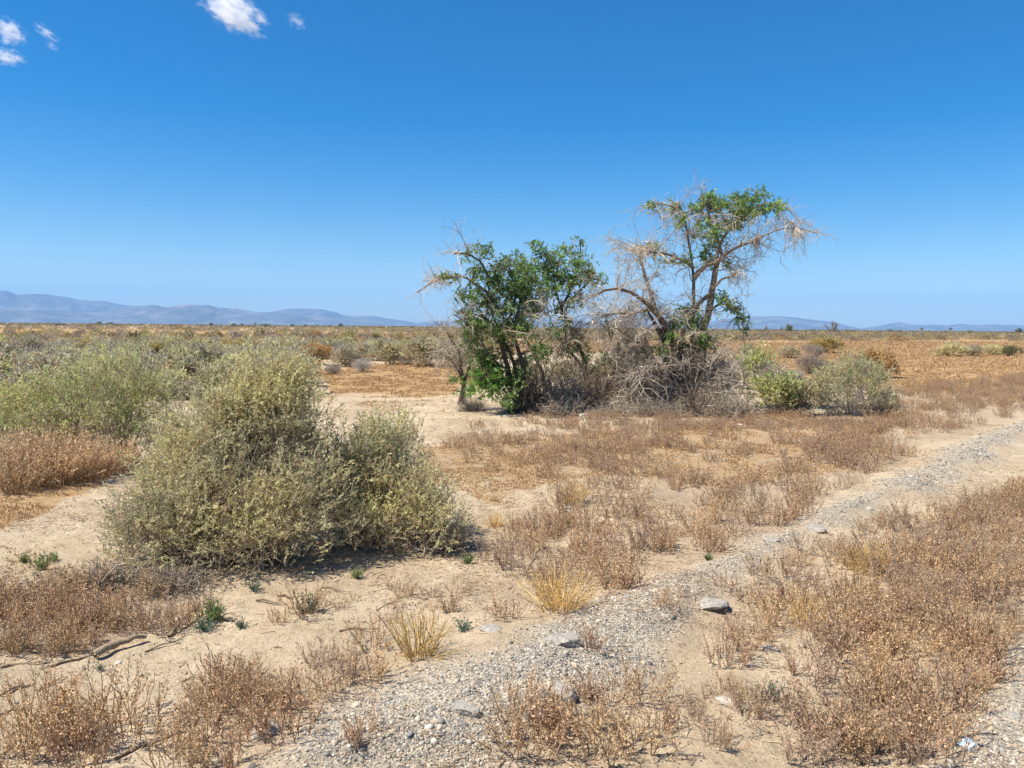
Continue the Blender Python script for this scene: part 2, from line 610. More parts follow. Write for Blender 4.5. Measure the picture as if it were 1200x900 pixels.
def bush(lobes, n_sprig, n_leaf, sprig_len, leaf_l, leaf_w, pal, twig_pal, r, lo=.5, bare=.12, n_branch=120, lowbrown=None, up=.55):
    """returns (foliage MB, branches MB). lobes: (x,y,z,rx,rz,ry/rx)"""
    fo, br = MB(), MB()
    P, O = lobes_sample(lobes, n_sprig, r, lo)
    P[:, 2] = np.maximum(P[:, 2], .02 + .05 * r.random(n_sprig))
    D = unit(O * .75 + np.array([0, 0, up]) + r.normal(size=P.shape) * .38)
    L = sprig_len * r.uniform(.6, 1.35, n_sprig)
    S = P - D * L[:, None] * .75
    stick_out = r.random(n_sprig) < .05
    L[stick_out] *= 1.7
    R0 = np.mean([l[3] for l in lobes])
    q_ = P / R0
    hole = np.sin(q_[:, 0] * 3.1 + 1.3) * np.sin(q_[:, 2] * 3.4 + .6) + np.sin(q_[:, 1] * 4.3 + q_[:, 0] * 2.2) * np.sin(q_[:, 2] * 5.2 + q_[:, 0] * 3.7 + 2)
    ok_ = (hole > -.8) | (r.random(n_sprig) < .35)
    P, O, D, L, S = P[ok_], O[ok_], D[ok_], L[ok_], S[ok_]
    n_sprig = len(P)
    W = walk(S, D, L, 4, .16, .04, r)
    col = pick(pal, n_sprig, r, .13)
    # patches of yellower and greyer growth
    ph = np.sin(P[:, 0] * 4.1 + 1) * np.sin(P[:, 2] * 5.3 + P[:, 1] * 3.7)
    col = col * (1 + .16 * ph[:, None] * np.array([1.2, .9, .2]))
    dead = r.random(n_sprig) < bare
    if lowbrown is not None:
        top = max(l[2] + l[4] for l in lobes)
        dead |= r.random(n_sprig) < lowbrown * (1 - P[:, 2] / top) ** 1.5
    tw = pick(twig_pal, n_sprig, r, .15)
    tubes(br, W, np.linspace(1, .45, 4)[None] * (leaf_w * .16 * r.uniform(.7, 1.3, n_sprig))[:, None], tw, 3, r)
    n = n_sprig * n_leaf
    i = np.repeat(np.arange(n_sprig), n_leaf)
    t = r.random(n) ** .75 * 3
    k = np.minimum(t.astype(int), 2)
    f = (t - k)[:, None]
    C = W[i, k] * (1 - f) + W[i, k + 1] * f
    T = unit(W[i, k + 1] - W[i, k])
    Dl = unit(T * 1.0 + r.normal(size=(n, 3)) * .55)
    cl = col[i] * (1 + r.normal(size=(n, 1)) * .13)
    live = ~dead[i]
    deadkeep = dead[i] & (r.random(n) < .3)
    cl[deadkeep] = pick(twig_pal, deadkeep.sum(), r, .15) * 1.25
    kk = live | deadkeep
    C, Dl, cl = C[kk], Dl[kk], cl[kk]
    m = len(C)
    sz_ = r.uniform(.45, 1.0, m) + .7 * r.random(m) ** 4
    leaves(fo, C, Dl, leaf_l * sz_, leaf_w * sz_ * r.uniform(.7, 1.2, m), np.clip(cl, .01, .9), r)
    # woody branches from the foot to the sprigs
    if n_branch:
        j = r.integers(0, n_sprig, n_branch)
        lb = np.array(lobes)
        foot = lb[r.integers(0, len(lb), n_branch), :3].copy()
        foot[:, :2] = foot[:, :2] * .75 + r.normal(size=(n_branch, 2)) * .06 * lb[:, 3].mean()
        foot[:, 2] = -.03
        e = S[j]
        u = np.linspace(0, 1, 6)[None, :, None]
        c1 = foot + (e - foot) * .35 + np.array([0, 0, .25]) * np.linalg.norm(e - foot, axis=1)[:, None] * .6
        B = (1 - u) ** 2 * foot[:, None] + 2 * u * (1 - u) * c1[:, None] + u ** 2 * e[:, None]
        B[:, 1:-1] += r.normal(size=(n_branch, 4, 3)) * .02 * lb[:, 3].mean()
        tubes(br, B, np.linspace(1, .25, 6)[None] * (.011 * lb[:, 3].mean() / .8 * r.uniform(.5, 1.4, n_branch))[:, None], pick(twig_pal, n_branch, r), 4, r)
    return fo, br


TWIG = [(.40, .30, .20), (.48, .37, .26), (.32, .235, .16), (.54, .43, .31)]
GREYTW = [(.38, .33, .28), (.32, .28, .235), (.46, .41, .35), (.27, .23, .195)]


def brush(r, n=420, w=.5, h=.45, pal=[(.48, .395, .295), (.37, .30, .225), (.58, .49, .38), (.25, .20, .15), (.14, .11, .08)], rad=.0078):
    """a low heap of dead twigs, unit metres"""
    mb = MB()
    a = r.random(n) * 2 * pi
    S = np.stack([np.cos(a) * w * .45 * r.random(n), np.sin(a) * w * .45 * r.random(n), np.full(n, -.02)], -1)
    D = np.stack([np.cos(a), np.sin(a), r.uniform(.1, 1.6, n)], -1) + r.normal(size=(n, 3)) * .3
    P = walk(S, D, r.uniform(.4, 1.15, n) * math.hypot(w, h) * .9, 6, .42, -.05, r)
    P[..., 2] = np.maximum(P[..., 2], .0)
    tubes(mb, P, np.linspace(1, .3, 6)[None] * (rad * r.uniform(.5, 1.8, n))[:, None], pick(pal, n, r, .2), 3, r)
    i, p, t = along(P, n * 5, .2, 1, r)
    Q = walk(p, t + r.normal(size=p.shape) * .75, r.uniform(.05, .24, n * 5) * (w + h), 4, .3, -.03, r)
    Q[..., 2] = np.maximum(Q[..., 2], .0)
    tubes(mb, Q, np.linspace(1, .4, 4)[None] * (rad * .45 * r.uniform(.5, 1.5, n * 5))[:, None], pick(pal, n * 5, r, .2), 3, r)
    return mb


# ------------------------------------------------------------------ dry weeds
WEED_TONES = {
    'reddish-brown': ([(.48, .29, .17), (.57, .37, .225), (.66, .46, .285)], [(.38, .235, .145), (.48, .32, .20)]),
    'tan-headed': ([(.64, .44, .24), (.72, .52, .30), (.53, .35, .19)], [(.47, .305, .17), (.55, .385, .225)]),
    'grey-brown': ([(.49, .34, .225), (.58, .42, .285), (.42, .285, .19)], [(.42, .30, .21), (.51, .385, .275)]),
    'straw-gold': ([(.72, .48, .17), (.78, .56, .24), (.62, .40, .14)], [(.72, .48, .17), (.80, .59, .27)]),
}


def weed(r, tone, n=14, h=.28, spread=.085, bits=46, side=5, bit=.0085, lean=.32, grass=False):
    """one clump of dry stems with crumpled seed heads (metres)"""
    hp, sp = WEED_TONES[tone]
    mb = MB()
    if grass:
        bits, lean, h = 6, .6, h * 1.15
    a = r.random(n) * 2 * pi
    rr = spread * np.sqrt(r.random(n))
    S = np.stack([np.cos(a) * rr, np.sin(a) * rr, np.full(n, -.012)], -1)
    D = np.stack([np.cos(a) * lean * rr / spread, np.sin(a) * lean * rr / spread, np.ones(n)], -1) + r.normal(size=(n, 3)) * .14
    L = h * r.uniform(.5, 1.12, n)
    flat = r.random(n) < .14
    D[flat, 2] *= .25
    P = walk(S, D, L, 5, .13, .03, r)
    P[..., 2] = np.maximum(P[..., 2], -.012)
    sc = pick(sp, n, r, .14)
    w = .0022
    tubes(mb, P, np.linspace(1, .5, 5)[None] * (w * r.uniform(.7, 1.35, n))[:, None], sc, 3, r)
    if grass:
        m = n
        i, p, t = along(P, m, .05, .8, r)
        Q = walk(p, t + r.normal(size=p.shape) * .4, r.uniform(.25, .6, m) * h, 4, .16, -.05, r)
        tubes(mb, Q, np.linspace(1, .3, 4)[None] * (.0017 * r.uniform(.7, 1.3, m))[:, None], pick(sp, m, r, .15), 3, r)
        m = n * bits // 3
        i, p, t = along(P, m, .5, 1, r)
        leaves(mb, p, t + r.normal(size=p.shape) * .6, bit * 1.6 * r.uniform(.6, 1.4, m), bit * .5, pick(hp, m, r, .15), r)
        return mb
    m = n * side
    i, p, t = along(P, m, .22, .96, r)
    Q = walk(p, t * .9 + r.normal(size=p.shape) * .55 + np.array([0, 0, .3]), r.uniform(.10, .30, m) * h, 3, .15, .12, r)
    tubes(mb, Q, np.linspace(1, .5, 3)[None] * (.0013 * r.uniform(.7, 1.3, m))[:, None], sc[i], 3, r)
    m = n * bits
    nb = m * 2 // 3
    i, p, t = along(Q, nb, .25, 1.05, r)
    i2, p2, t2 = along(P, m - nb, .25, 1.0, r)
    p, t = np.concatenate([p, p2]), np.concatenate([t, t2])
    p = p + r.normal(size=p.shape) * .0035
    leaves(mb, p, t * .7 + r.normal(size=p.shape) * .8, bit * r.uniform(.55, 1.5, m), bit * .62 * r.uniform(.6, 1.4, m), pick(hp, m, r, .1), r, .4)
    return mb


wr = np.random.default_rng(77)
WEEDS, WLOW = {}, {}
for tone in WEED_TONES:
    WEEDS[tone], WLOW[tone] = [], []
    for k in range(4):
        g = tone == 'straw-gold'
        hh = .208 * (1 + .1 * (k - 1.5))
        WEEDS[tone].append(weed(wr, tone, [17, 25, 20, 30][k] * (4 if g else 1), hh, [.06, .09, .075, .11][k], 30, 5, .0100, .40, g).mesh('dry_weed', M_DRY))
    for k in range(3):
        WLOW[tone].append(weed(wr, tone, 17, .20, .095, 22, 3, .0125, .42, tone == 'straw-gold').arrays())

WEED_ITEMS = []   # (x, y, scale, tone, patch)


def fill_patch(key, n, tones, s0, s1, mind=.05):
    r = np.random.default_rng(len(WEED_ITEMS) + 7)
    poly = np.array(WP[key], float)
    gp = gpoly(poly)
    lo, hi = gp.min(0), gp.max(0)
    got = 0
    pts = []
    for _ in range(60):
        x = r.uniform(lo[0], hi[0], 400)
        y = r.uniform(lo[1], hi[1], 400)
        px, py = project(x, y)
        px, py = px + 22 * fbm(x * 2, y * 2, 31, 3), py + 14 * fbm(x * 2, y * 2, 33, 3)
        ok = (sdpoly(px, py, poly) > 0) & (r.random(400) < sstep(-.28, .15, fbm(x * 1.4, y * 1.4, 120, 3)) + .12)
        for a, b in zip(x[ok], y[ok]):
            if got >= n:
                break
            if pts and min((a - c) ** 2 + (b - e) ** 2 for c, e in pts[-250:]) < mind ** 2:
                continue
            pts.append((a, b))
            WEED_ITEMS.append((a, b, r.uniform(s0, s1), tones[r.integers(len(tones))], key))
            got += 1
        if got >= n:
            break


RB, TH, GB, SG = 'reddish-brown', 'tan-headed', 'grey-brown', 'straw-gold'
fill_patch('bank', 190, [RB, TH, GB, GB, TH], .45, 1.1, .09)
fill_patch('bare', 9, [RB, TH, GB], .3, .7, .1)
fill_patch('foot', 12, [RB, TH, GB], .3, .65, .12)
fill_patch('strip', 46, [RB, GB, TH, TH], .5, 1.05, .12)
fill_patch('edge', 600, [RB, GB, TH, GB, TH], .7, 1.15, .07)
fill_patch('flat', 560, [RB, GB, GB, TH], .5, 1.0, .08)
fill_patch('left', 60, [RB, GB, TH, TH], .55, .9, .05)
fill_patch('row', 26, [RB, TH, TH, GB], .5, .95, .06)
fill_patch('corner', 9, [RB, TH], .8, 1.15, .06)
fill_patch('bottom', 12, [RB, TH, TH], .5, 1.1, .06)
fill_patch('between', 64, [GB, RB, TH], .5, 1.0, .12)

PATCH_TXT = {
    'bank': 'in dense bank beside gravel road',
    'strip': 'in weeds right of gravel strip',
    'edge': 'in belt left of gravel strip',
    'flat': 'on rusty flat before trees',
    'left': 'in thicket below largest saltbush',
    'row': 'in diagonal row at lower left',
    'corner': 'in sparse bottom left cluster',
    'bottom': 'in gravel weeds at bottom centre',
    'bare': 'on bare sand left of bank',
    'foot': 'on sand below both saltbushes',
    'between': 'on sand right of saltbushes',
}


ORD = 'zero first second third fourth fifth sixth seventh eighth ninth tenth eleventh twelfth thirteenth fourteenth fifteenth sixteenth'.split()
CARD = 'zero one two three four five six seven eight nine ten eleven twelve thirteen fourteen fifteen sixteen'.split()


def single_out(rows):
    """rows: (object, label, picture x). Look-alikes in one place are told apart by their order from the left."""
    by = {}
    for o_, lab, px_ in rows:
        by.setdefault(lab, []).append((px_, o_))
    for lab, l_ in by.items():
        l_.sort(key=lambda t: t[0])
        n_ = len(l_)
        for k_, (px_, o_) in enumerate(l_):
            if n_ == 1 or n_ > 16:
                o_['label'] = lab
            elif k_ == 0:
                o_['label'] = f'{lab}, leftmost of {CARD[n_]}'
            elif k_ == n_ - 1:
                o_['label'] = f'{lab}, rightmost of {CARD[n_]}'
            else:
                o_['label'] = f'{lab}, {ORD[k_ + 1]} from left of {CARD[n_]}'


def where_in(key, x, y):
    gp = gpoly(WP[key])
    px, py = project(np.array([x]), np.array([y]))
    P = np.array(WP[key], float)
    u = (px[0] - P[:, 0].min()) / np.ptp(P[:, 0])
    v = (py[0] - P[:, 1].min()) / np.ptp(P[:, 1])
    hx = 'left' if u < .34 else 'middle' if u < .67 else 'right'
    vy = 'far' if v < .34 else 'middle' if v < .67 else 'near'
    if hx == vy == 'middle':
        return 'central'
    return f'{vy} {hx}'.replace('middle ', '').replace(' middle', '')


# single clumps one can point at
SOLO = [(600, 668, 1.15, GB, 'bushy grey-brown weed clump on open sand between saltbush and gravel'),
        (722, 690, 1.2, RB, 'bushy reddish-brown weed clump at the edge of the raised gravel mound'),
        (690, 638, .75, TH, 'low tan weed clump with an orange mat at its foot, on open sand'),
        (742, 606, .9, GB, 'thin grey-brown weed clump on pale sand before the weed belt'),
        (592, 736, .85, TH, 'tan weed clump just left of the golden straw tuft'),
        (692, 778, .62, RB, 'spindly brown weed growing behind the upper grey asphalt chunk'),
        (880, 843, .8, GB, 'dark grey-brown weed with a blue-green seedling beside it, on bare sand'),
        (848, 775, .85, RB, 'dark reddish weed clump at the lower end of the weeds on the gravel edge'),
        (930, 790, .7, RB, 'small reddish weed at the sandy edge of the weed bank'),
        (1000, 880, .9, TH, 'tan weed at the lower left edge of the weed bank'),
        (838, 880, .6, RB, 'low broken weed on the sand near the bottom edge'),
        (780, 725, .5, TH, 'short pale weed poking through the gravel mound'),
        (432, 800, 1.0, TH, 'tall tan weed clump at the upper end of the diagonal weed row'),
        (430, 895, .7, RB, 'small reddish weed in gravel at the bottom edge'),
        (362, 722, .95, TH, 'loose pale twiggy weed around a blue-green seedling'),
        (345, 870, 1.0, RB, 'reddish weed clump by the grey asphalt slab at lower left'),
        (1010, 690, .9, TH, 'tan weed clump in the gap beside the gravel strip')]
GOLD = [(492, 778, 1.15, 'golden straw tuft glowing on the sand left of the gravel'),
        (655, 722, 1.05, 'golden straw tuft rooted among grey-brown weeds at the gravel edge'),
        (668, 590, .95, 'pale straw grass tuft on open sand in front of the rusty flat'),
        (1015, 668, .8, 'small straw grass tuft in the weeds beside the gravel strip'),
        (580, 612, .6, 'low yellow-green grass tuft beside the saltbush shadow'),
        (1005, 478, 1.2, 'yellowish straw tuft at the foot of the grey-green shrub'),
        (945, 730, .7, 'orange straw tuft at the lower end of the gravel-edge weeds')]

n_solo = 0
for i, (px, py, s, tone, lab) in enumerate(SOLO):
    o = link('dry_weed', WEEDS[tone][i % 4], None, G(px, py), rng.random() * 6, s)
    tag(o, lab, 'weed', 'dry brown weeds')
    n_solo += 1
for i, (px, py, s, lab) in enumerate(GOLD):
    o = link('straw_grass', WEEDS[SG][i % 4], None, G(px, py), rng.random() * 6, s * 1.05)
    tag(o, lab, 'grass tuft', 'golden straw tufts')

it = WEED_ITEMS
X = np.array([i[0] for i in it])
Y = np.array([i[1] for i in it])
Sx = np.array([i[2] for i in it])
PX, PY = project(X, Y)
inview = (PX > -15) & (PX < 1215) & (PY < 960)
size = np.where(inview, Sx / np.hypot(X, Y), 0)
order = np.argsort(-size)
Z = H(X, Y)
few = set(order[:283 - n_solo].tolist())
stuff = MB()
rows = []
for i in order.tolist():
    x, y, s, tone, key = it[i]
    rz = rng.random() * 6.28
    if i in few:
        ms = WEEDS[tone]
        o = link('dry_weed', ms[rng.integers(4)], None, (x, y, Z[i]), rz, (s, s, s * rng.uniform(.85, 1.2)))
        sz = 'tall' if s > 1.0 else 'short' if s < .72 else 'middling'
        tag(o, None, 'weed', 'dry weeds ' + PATCH_TXT[key])
        rows.append((o, f'{sz} {tone} weed, {where_in(key, x, y)} {PATCH_TXT[key]}', PX[i]))
    else:
        v, q, t, c = WLOW[tone][rng.integers(3)]
        ca, sa = math.cos(rz), math.sin(rz)
        w = v * s
        w = np.stack([w[:, 0] * ca - w[:, 1] * sa, w[:, 0] * sa + w[:, 1] * ca, w[:, 2]], -1) + np.array([x, y, Z[i]])
        stuff.add(w, q, t, c * rng.uniform(.85, 1.15))
single_out(rows)
o = link('dry_weeds', stuff.mesh('dry_weeds', M_DRY))
tag(o, 'low brown dry weeds covering the ground around the taller clumps', 'weeds', kind='stuff')


def build_cover():
    """tiny dried annuals matting the ground"""
    r = np.random.default_rng(21)
    n = 520000
    d = 3.2 * np.exp(r.random(n) * math.log(130 / 3.2))
    a = np.radians(r.uniform(-37, 37, n))
    x, y = d * np.sin(a), d * np.cos(a)
    g, o, l = ground_masks(x, y)
    cl = sstep(.0, .22, fbm(x * 2.6, y * 2.6, 140, 4) + .18 * (o > .6) + .02)
    keep = r.random(n) < np.maximum(o * .9 * cl, .02 * cl * (g < .2))
    x, y, d, o = x[keep], y[keep], d[keep], o[keep]
    m = len(x)
    k = 4
    C = np.repeat(np.stack([x, y, H(x, y) - .003], -1), k, 0)
    s = np.repeat(.008 + .0015 * d, k)
    C[:, :2] += r.normal(size=(m * k, 2)) * s[:, None] * .7
    D = r.normal(size=(m * k, 3)) * np.array([.8, .8, .3]) + np.array([0, 0, .75])
    col = pick([(.50, .305, .14), (.44, .25, .105), (.57, .38, .19), (.62, .46, .27), (.49, .35, .215)], m, r, .15)
    mb = MB()
    leaves(mb, C, D, s * r.uniform(.7, 1.6, m * k), s * .45, np.repeat(col, k, 0), r, .3)
    tag(link('ground_cover', mb.mesh('ground_cover', M_DRY)), 'rusty orange mat of tiny dried plants on the sand', 'ground cover', kind='stuff')


build_cover()

# ------------------------------------------------------------------ saltbushes close to the camera
def place_bush(name, px, py, fo, br, label, cat='shrub', group=None, rz=0, dz=0):
    e = link(name, None, None, G(px, py) + np.array([0, 0, dz]), rz)
    tag(e, label, cat, group)
    link('foliage', fo.mesh('foliage', M_LEAF), e)
    link('branches', br.mesh('branches', M_TWIG), e)
    return e


br_ = np.random.default_rng(31)
# ~5 m away, about 1.7 m wide and 1.5 m tall
L1 = [(-.18, .35, .50, .58, .58, .9), (.06, .5, .82, .46, .64, .9), (.30, .45, .66, .42, .56, .9), (-.48, .28, .30, .46, .46, .9), (.44, .15, .34, .46, .46, .9),
      (-.05, .0, .26, .60, .48, .8), (.14, .6, .95, .36, .58, .9), (-.42, .0, .18, .44, .36, .8), (.30, -.05, .20, .42, .34, .8), (-.62, .2, .14, .32, .30, .9), (-.16, .5, .78, .34, .5, .9), (-.34, .45, .64, .40, .52, .9), (.20, .5, .80, .38, .52, .9)]
fo, br = bush(L1, 10500, 24, .135, .020, .0082, SALT, TWIG, br_, .32, .13, 260, .5, .3)
place_bush('saltbush', 268, 664, fo, br, 'largest grey-green saltbush, a tall rounded mound on the sand at left')
L2 = [(0, .2, .34, .42, .44, .9), (-.26, .3, .42, .40, .46, .9), (-.42, .2, .22, .34, .36, .9), (.24, .1, .26, .36, .36, .9), (.40, .0, .14, .32, .28, .9), (-.12, -.05, .18, .36, .32, .9), (.02, .4, .56, .34, .46, .9), (-.12, .3, .50, .36, .46, .9)]
fo, br = bush(L2, 5000, 24, .13, .020, .0082, SALT, TWIG, br_, .32, .14, 130, .5, .3)
place_bush('saltbush', 445, 642, fo, br, 'smaller yellowish saltbush leaning against the right side of the largest saltbush')
# feathery green bush behind on the left
L3 = [(-.45, .3, .60, .62, .55, .9), (.25, .4, .78, .60, .60, .9), (.62, .5, .62, .44, .48, .9), (-.95, .3, .45, .55, .45, .9), (.1, .1, .5, .6, .5, .9), (.55, .2, .3, .5, .4, .9), (-.5, .1, .35, .6, .4, .9)]
fo, br = bush(L3, 4600, 14, .22, .036, .0105, PALS['green'] + SALT[:2] + [(.46, .50, .20)], TWIG, br_, .45, .12, 160, .6, .7)
place_bush('green_bush', 84, 550, fo, br, 'feathery light green bush with brown lower stems behind the largest saltbush')

# tall brown dry grass at its foot
GRASSM = []
for k in range(3):
    mb = MB()
    n = 170
    a = br_.random(n) * 6.28
    rr = .22 * np.sqrt(br_.random(n))
    S = np.stack([np.cos(a) * rr, np.sin(a) * rr, np.full(n, -.02)], -1)
    D = np.stack([np.cos(a) * .35, np.sin(a) * .35, np.ones(n)], -1) + br_.normal(size=(n, 3)) * .2
    P = walk(S, D, br_.uniform(.3, .62, n), 5, .13, -.04, br_)
    tubes(mb, P, np.linspace(1, .4, 5)[None] * np.full((n, 1), .003), pick([(.56, .38, .21), (.64, .46, .28), (.46, .29, .16)], n, br_, .15), 3, br_)
    m = n * 16
    i, p, t = along(P, m, .45, 1, br_)
    leaves(mb, p, t + br_.normal(size=p.shape) * .4 - np.array([0, 0, .2]), .030 * br_.uniform(.6, 1.4, m), .010, pick([(.74, .55, .33), (.82, .65, .44), (.64, .43, .24)], m, br_, .15), br_)
    GRASSM.append(mb.mesh('dry_grass', M_DRY))
GTXT = ['at the left frame edge', 'under the feathery green bush, second from the left edge', 'under the middle of the feathery green bush',
        'under the right half of the feathery green bush', 'beside the dark hollow between green bush and saltbush', 'behind the others, deep under the green bush',
        'lowest and closest to the bare sand at left']
for k, (px, py, s) in enumerate([(8, 568, 1.05), (40, 568, .95), (72, 566, 1.0), (105, 562, .85), (135, 556, .7), (58, 556, 1.05), (22, 577, .7)]):
    o = link('dry_grass', GRASSM[k % 3], None, G(px, py), k * 1.7, s)
    tag(o, 'clump of drooping reddish-brown dry grass ' + GTXT[k], 'dry grass', 'dry grass under the green bush')

# ------------------------------------------------------------------ shrub prototypes for the middle distance
SHR = {}
sr = np.random.default_rng(41)
for kind, pal in PALS.items():
    SHR[kind] = []
    for k in range(3):
        tw = GREYTW if kind in ('grey', 'pale') else TWIG
        lb = [(0, 0, .26, .36, .34, .9)]
        for _ in range(5):
            a = sr.random() * 6.28
            rr = sr.uniform(.12, .3)
            lb.append((math.cos(a) * rr, math.sin(a) * rr, sr.uniform(.15, .34), sr.uniform(.18, .28), sr.uniform(.2, .3), .95))
        if kind in ('grey', 'pale'):
            fo, br = bush(lb, 900, 4, .16, .030, .013, pal, tw, sr, .5, .3, 80)
        else:
            fo, br = bush(lb, 760, 10, .11, .042, .019, pal, tw, sr, .6, .10, 50, .5, .4)
        v, q, t, c = br.arrays()
        fo.add(v, q, t, c)
        SHR[kind].append(fo.mesh(kind + '_shrub', M_LEAF))

KTXT = {'salt': ('saltbush', 'pale grey-green'), 'green': ('green_bush', 'bright green'), 'olive': ('shrub', 'dull olive'), 'mustard': ('shrub', 'mustard-yellow'),
        'grey': ('dead_shrub', 'bare grey'), 'rust': ('shrub', 'rusty orange'), 'dark': ('shrub', 'dark green'), 'pale': ('dead_shrub', 'whitish grey'),
        'sage': ('shrub', 'grey sage')}
ncount = [0]


def put_shrub(px, base, wpx, hpx, kind, label, group=None):
    p = G(px, base)
    d = p[1]
    w, h = wpx / FPX * d, hpx / FPX * d
    k = ncount[0]
    ncount[0] += 1
    o = link(KTXT[kind][0], SHR[kind][k % 3], None, p, k * 2.3, (w * 1.02, w * 1.02, h / .62))
    return tag(o, label, 'shrub', group)


for a in [
    (12, 438, 60, 32, 'dark', 'dark green shrub cut by the left frame edge in the scrub'),
    (28, 470, 95, 38, 'grey', 'wide grey brushy shrub at the left edge above the green bush'),
    (75, 452, 90, 30, 'sage', 'grey sage shrub just behind the feathery green bush'),
    (127, 424, 42, 18, 'mustard', 'small mustard-yellow shrub among grey scrub at left'),
    (190, 432, 60, 32, 'mustard', 'olive-yellow shrub just left of the top of the largest saltbush'),
    (172, 440, 52, 26, 'grey', 'lilac-grey bare shrub in front of the olive-yellow one'),
    (150, 458, 80, 42, 'olive', 'olive shrub rising between green bush and largest saltbush'),
    (205, 462, 70, 42, 'olive', 'dull olive shrub touching the left flank of the largest saltbush'),
    (80, 432, 70, 22, 'grey', 'long grey shrub in the left scrub below the horizon'),
    (40, 425, 55, 20, 'olive', 'olive shrub in the left scrub near the frame edge'),
    (105, 442, 50, 20, 'sage', 'low sage shrub right of the wide grey shrub'),
    (450, 427, 56, 30, 'olive', 'rounded olive-brown shrub at the far edge of the rusty flat'),
    (405, 430, 44, 26, 'sage', 'grey-brown shrub just right of the largest saltbush top'),
    (426, 436, 40, 18, 'pale', 'whitish grey twiggy shrub in front of two olive shrubs'),
    (392, 440, 30, 14, 'grey', 'small grey bare shrub beside the largest saltbush'),
    (500, 430, 72, 36, 'olive', 'wide olive-yellow shrub left of the leafy trees'),
    (478, 428, 30, 20, 'pale', 'pale grey shrub beside the wide olive-yellow shrub'),
    (535, 434, 40, 30, 'sage', 'sage shrub behind the bare grey stem left of the trees'),
    (904, 487, 84, 52, 'green', 'bright green low bush at the right foot of the dead-limbed tree'),
    (944, 487, 66, 46, 'olive', 'olive bush squeezed between the bright green and grey-green bushes'),
    (882, 456, 66, 54, 'green', 'pale green rounded bush behind the curved dead branch'),
    (898, 458, 62, 40, 'grey', 'grey bare bush behind the bright green low bush'),
    (934, 447, 28, 15, 'pale', 'small whitish cushion shrub left of the grey-green bush'),
    (955, 438, 60, 24, 'grey', 'low grey shrub behind the whitish cushion shrub'),
    (925, 420, 34, 16, 'sage', 'grey sage shrub at the near edge of the far scrub'),
    (952, 420, 34, 18, 'grey', 'grey shrub left of the mustard one on the rusty plain'),
    (968, 414, 48, 20, 'mustard', 'mustard-yellow shrub on the rusty plain under the bare horizon tree'),
    (1030, 442, 62, 34, 'rust', 'rusty orange shrub right behind the grey-green bush'),
    (618, 462, 70, 44, 'olive', 'tan-olive shrub seen between the stems of the leaning leafy tree'),
    (668, 458, 70, 40, 'sage', 'grey sage shrub seen under the denser green crown'),
    (716, 460, 70, 46, 'olive', 'tan-olive shrub seen left of the slender dark-stemmed tree'),
    (762, 456, 60, 36, 'sage', 'sage shrub seen through the twigs left of the tallest trunk'),
    (842, 462, 56, 44, 'grey', 'grey bare shrub seen just right of the tallest trunk'),
    (560, 450, 50, 30, 'olive', 'olive shrub behind the stunted bare grey tree'),
    (1116, 418, 44, 17, 'salt', 'pale olive shrub standing alone on the rusty plain'),
    (1142, 418, 30, 14, 'sage', 'sage shrub right of the lone pale olive shrub'),
    (1165, 417, 34, 13, 'salt', 'pale grey-green shrub third in the row on the rusty plain'),
    (1188, 418, 30, 13, 'dark', 'dark shrub ending the row by the right frame edge'),
]:
    put_shrub(*a)
# grey-green bush in the middle distance on the right
L4 = [(0, .2, .54, .62, .66, .9), (-.35, .2, .5, .45, .52, .9), (.42, .25, .50, .48, .54, .9), (.1, 0, .35, .6, .42, .8), (.75, .2, .25, .3, .3, .9), (-.55, .1, .25, .35, .3, .9)]
fo, br = bush(L4, 1700, 14, .17, .036, .015, SALT + PALS['green'][:2], GREYTW, br_, .5, .12, 110, .75)
place_bush('saltbush', 1000, 488, fo, br, 'broad grey-green bush with bare grey base right of the trees')

